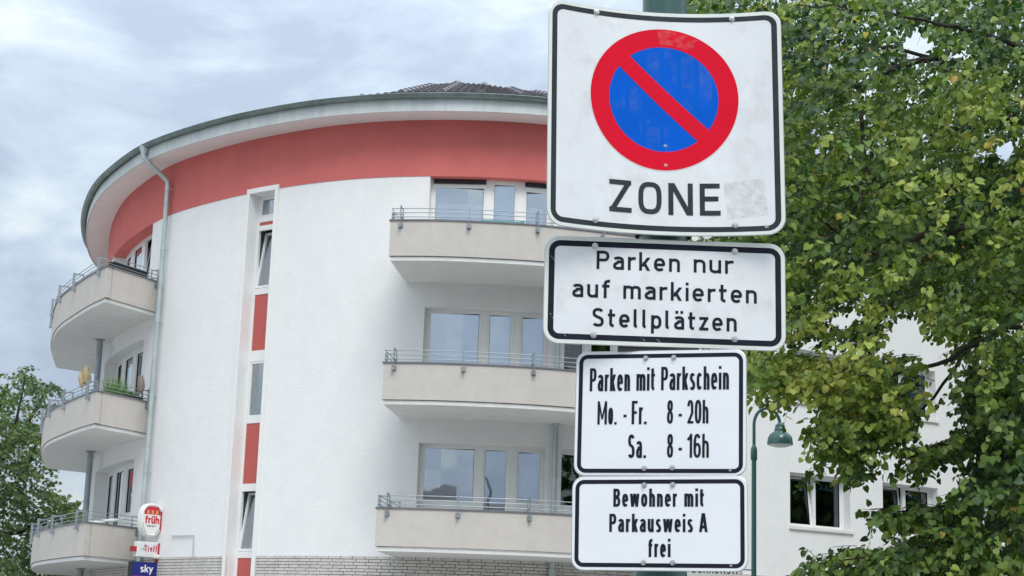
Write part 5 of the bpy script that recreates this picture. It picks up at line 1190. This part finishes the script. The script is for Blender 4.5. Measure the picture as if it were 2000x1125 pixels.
    m = MB(); m.tube([(TRK[0], TRK[1], 0), (TRK[0] + .02, TRK[1], 1), (TRK[0] - .05, TRK[1] + .05, 3), (TRK[0], TRK[1] + .2, 5.5), (TRK[0] + .3, TRK[1] + .5, 8), (TRK[0] + .6, TRK[1] + 1, 11)], [.34, .27, .24, .2, .14, .06], 14); m.build('trunk', 'bark', root, smooth=True)
    limbs = [([(2130, 420), (1985, 428), (1890, 450), (1800, 462), (1720, 500), (1640, 560)], 16.8, .075), ([(2130, 300), (1900, 200), (1830, 112), (1760, 128), (1680, 165), (1640, 195), (1570, 205)], 17.4, .06),
             ([(2100, 640), (1960, 640), (1860, 700), (1740, 735), (1600, 735), (1500, 765)], 15.6, .035), ([(2120, 760), (1990, 790), (1930, 850), (1850, 880), (1760, 895)], 15.4, .04),
             ([(2120, 980), (1960, 1030), (1850, 1060), (1740, 1080), (1640, 1095)], 15.2, .028), ([(2130, 120), (1990, 90), (1900, 60), (1830, 45), (1700, 20), (1560, 10)], 15.5, .035),
             ([(1800, 462), (1740, 600), (1690, 660), (1640, 720), (1590, 790)], 16.9, .03), ([(1985, 428), (1960, 560), (1880, 700), (1800, 800), (1700, 850)], 16.4, .03), ([(1680, 165), (1690, 330), (1660, 430), (1630, 520)], 17.2, .028),
             ([(1830, 112), (1700, 90), (1620, 50), (1555, 10)], 17.3, .024), ([(1900, 450), (1790, 380), (1690, 360), (1560, 390)], 16.9, .028), ([(1720, 500), (1650, 470), (1590, 420), (1540, 330)], 16.9, .02), ([(2100, 640), (2000, 700), (1930, 760), (1900, 980), (1800, 1000), (1700, 995)], 15.8, .025)]
    for pts_, Y0, r0 in limbs:
        k_ = len(pts_); pp = []
        for i, (x_, y_) in enumerate(pts_):
            pp.append(at(x_, y_, Y0 - .22 * i))
        st_ = [np.array([TRK[0], TRK[1] + .1, max(2.2, pp[0][2] - 1.2)])] if pts_[0][0] > 2050 else []
        C3 = np.array(st_ + pp); out3 = []
        for i in range(len(C3) - 1):
            for t in np.linspace(0, 1, 4, endpoint=False): out3.append(C3[i] * (1 - t) + C3[i + 1] * t + rng.normal(size=3) * .012)
        out3.append(C3[-1]); kk = len(out3); m = MB(); m.tube(out3, [max(.005, r0 * (1 - .85 * i / kk)) for i in range(kk)], 8); m.build('limb', 'bark', root, smooth=True)
    return root
LT = linden()
# ---- trees along the street to the right, outside the picture but mirrored in the panes
def street_tree(loc, rz, label):
    r_ = empty('street_tree', loc); r_.rotation_euler.z = rz; tag(r_, label, 'tree', 'street trees further right'); return r_
n = 9000; th = rng.random(n) * 2 * math.pi; ph = np.arccos(rng.uniform(-.95, 1, n)); rr = rng.uniform(.3, 1, n) ** .5
lump = 1 + .15 * np.sin(th * 3 + ph * 4) + .1 * np.sin(th * 7)
Q = np.stack([4.2 * lump * rr * np.sin(ph) * np.cos(th), 4.2 * lump * rr * np.sin(ph) * np.sin(th), 8.2 + 5.2 * lump * rr * np.cos(ph)], 1)
stm = leaves_mesh('foliage', Q, rng.normal(size=(n, 3)) + np.array([0, 0, -1.]), rng.normal(size=(n, 3)) + np.array([0, 0, 1.]), rng.uniform(.25, .4, n), np.clip(rng.normal(.4, .15, n), 0, .9), 'linden', 'linden_leaf')
m = MB(); m.tube([(0, 0, 0), (.05, 0, 3), (0, .1, 6), (.1, 0, 10)], [.25, .2, .15, .05], 10); stt = m.mesh('trunk', 'bark', True)
for loc, rz, lab in (((18, 34.2, 0), 0, 'broad green street tree by the far pavement, nearest to the building'), ((19, 21.5, 0), 1.2, 'broad green street tree just behind the linden to its right'), ((27, 45, 0), 2.2, 'broad green street tree furthest back along the right facade')):
    r_ = street_tree(loc, rz, lab)
    for nm_, me_ in (('foliage', stm), ('trunk', stt)):
        o = bpy.data.objects.new(nm_, me_); COL.objects.link(o); o.parent = r_
        if nm_ == 'foliage': o['kind'] = 'stuff'
# ---- the tree behind the building at the left
def left_tree():
    polys = [([(-90, 715), (20, 725), (45, 712), (62, 745), (72, 770), (55, 800), (35, 870), (-90, 900)], 360), ([(-90, 860), (40, 850), (75, 870), (85, 905), (80, 935), (95, 950), (105, 985), (140, 995), (150, 1040), (140, 1180), (-90, 1180)], 1300)]
    segs = [((50, 760), (100, 748), 7, 26), ((40, 790), (112, 790), 8, 24), ((30, 830), (80, 850), 16, 60), ((90, 955), (105, 975), 9, 22), ((110, 990), (145, 1000), 10, 30)]
    px = []; 
    for p, n in polys: px.append(poly_pts(p, n))
    for p, q, r_, n in segs: px.append(capsule_pts(p, q, r_, n))
    px = np.vstack(px); Y = rng.uniform(50, 57, len(px)); holes = [(30, 800, 13), (50, 865, 10), (20, 870, 8), (62, 905, 8), (5, 925, 7), (40, 775, 7), (110, 930, 9)]
    k_ = np.ones(len(px), bool)
    for hx, hy, hr in holes: k_ &= ((px[:, 0] - hx) ** 2 + (px[:, 1] - hy) ** 2) > (hr * 1.3) ** 2
    px, Y = px[k_], Y[k_]; base = at_many(px, Y); T0 = np.array([-19.5, 54.0]); outd = np.stack([base[:, 0] - T0[0], base[:, 1] - T0[1], np.full(len(base), .2)], 1); outd /= np.linalg.norm(outd, axis=1)[:, None]
    tone = .45 + .22 * np.sin(base[:, 0] * 1.3 + base[:, 2] * 1.1) + rng.normal(0, .08, len(base)) - (px[:, 1] < 850) * .12
    stems = MB(); pos, dn, nr, sz, tn = twigs_to_leaves(base, outd, 8, .55, .15, tone, stems, .4)
    root = empty('maple_tree', (T0[0], T0[1], 0)); tag(root, 'dark green maple tree rising behind the building at the left edge', 'tree')
    me = leaves_mesh('foliage', pos, dn, nr, sz, np.clip(tn, 0, 1), 'maple', 'maple_leaf'); tag(link_mesh('foliage', me, root), kind='stuff'); tag(stems.build('twigs', 'bark', root), kind='stuff')
    m = MB(); m.tube([(T0[0], T0[1], 0), (T0[0], T0[1], 3), (T0[0] + .5, T0[1] - .5, 7), (T0[0] + 1.5, T0[1] - .8, 9.5)], [.4, .32, .18, .05], 12); m.build('trunk', 'bark', root, smooth=True)
    for pts_ in ([(-60, 1000), (0, 900), (30, 830), (45, 760), (50, 725)], [(-60, 1000), (20, 960), (60, 900), (75, 850)], [(-60, 1050), (40, 1040), (90, 1010), (130, 1000)], [(0, 900), (40, 850), (70, 800), (95, 752)], [(-60, 900), (-10, 820), (15, 750)]):
        m = MB(); m.tube([at(x_, y_, 53.5) for x_, y_ in pts_], [.09, .07, .05, .03, .015][:len(pts_)], 6); m.build('limb', 'bark', root, smooth=True)
left_tree()
print('OBJECTS', len(bpy.data.objects), 'tris', sum(len(o.data.polygons) for o in bpy.data.objects if o.type == 'MESH'))
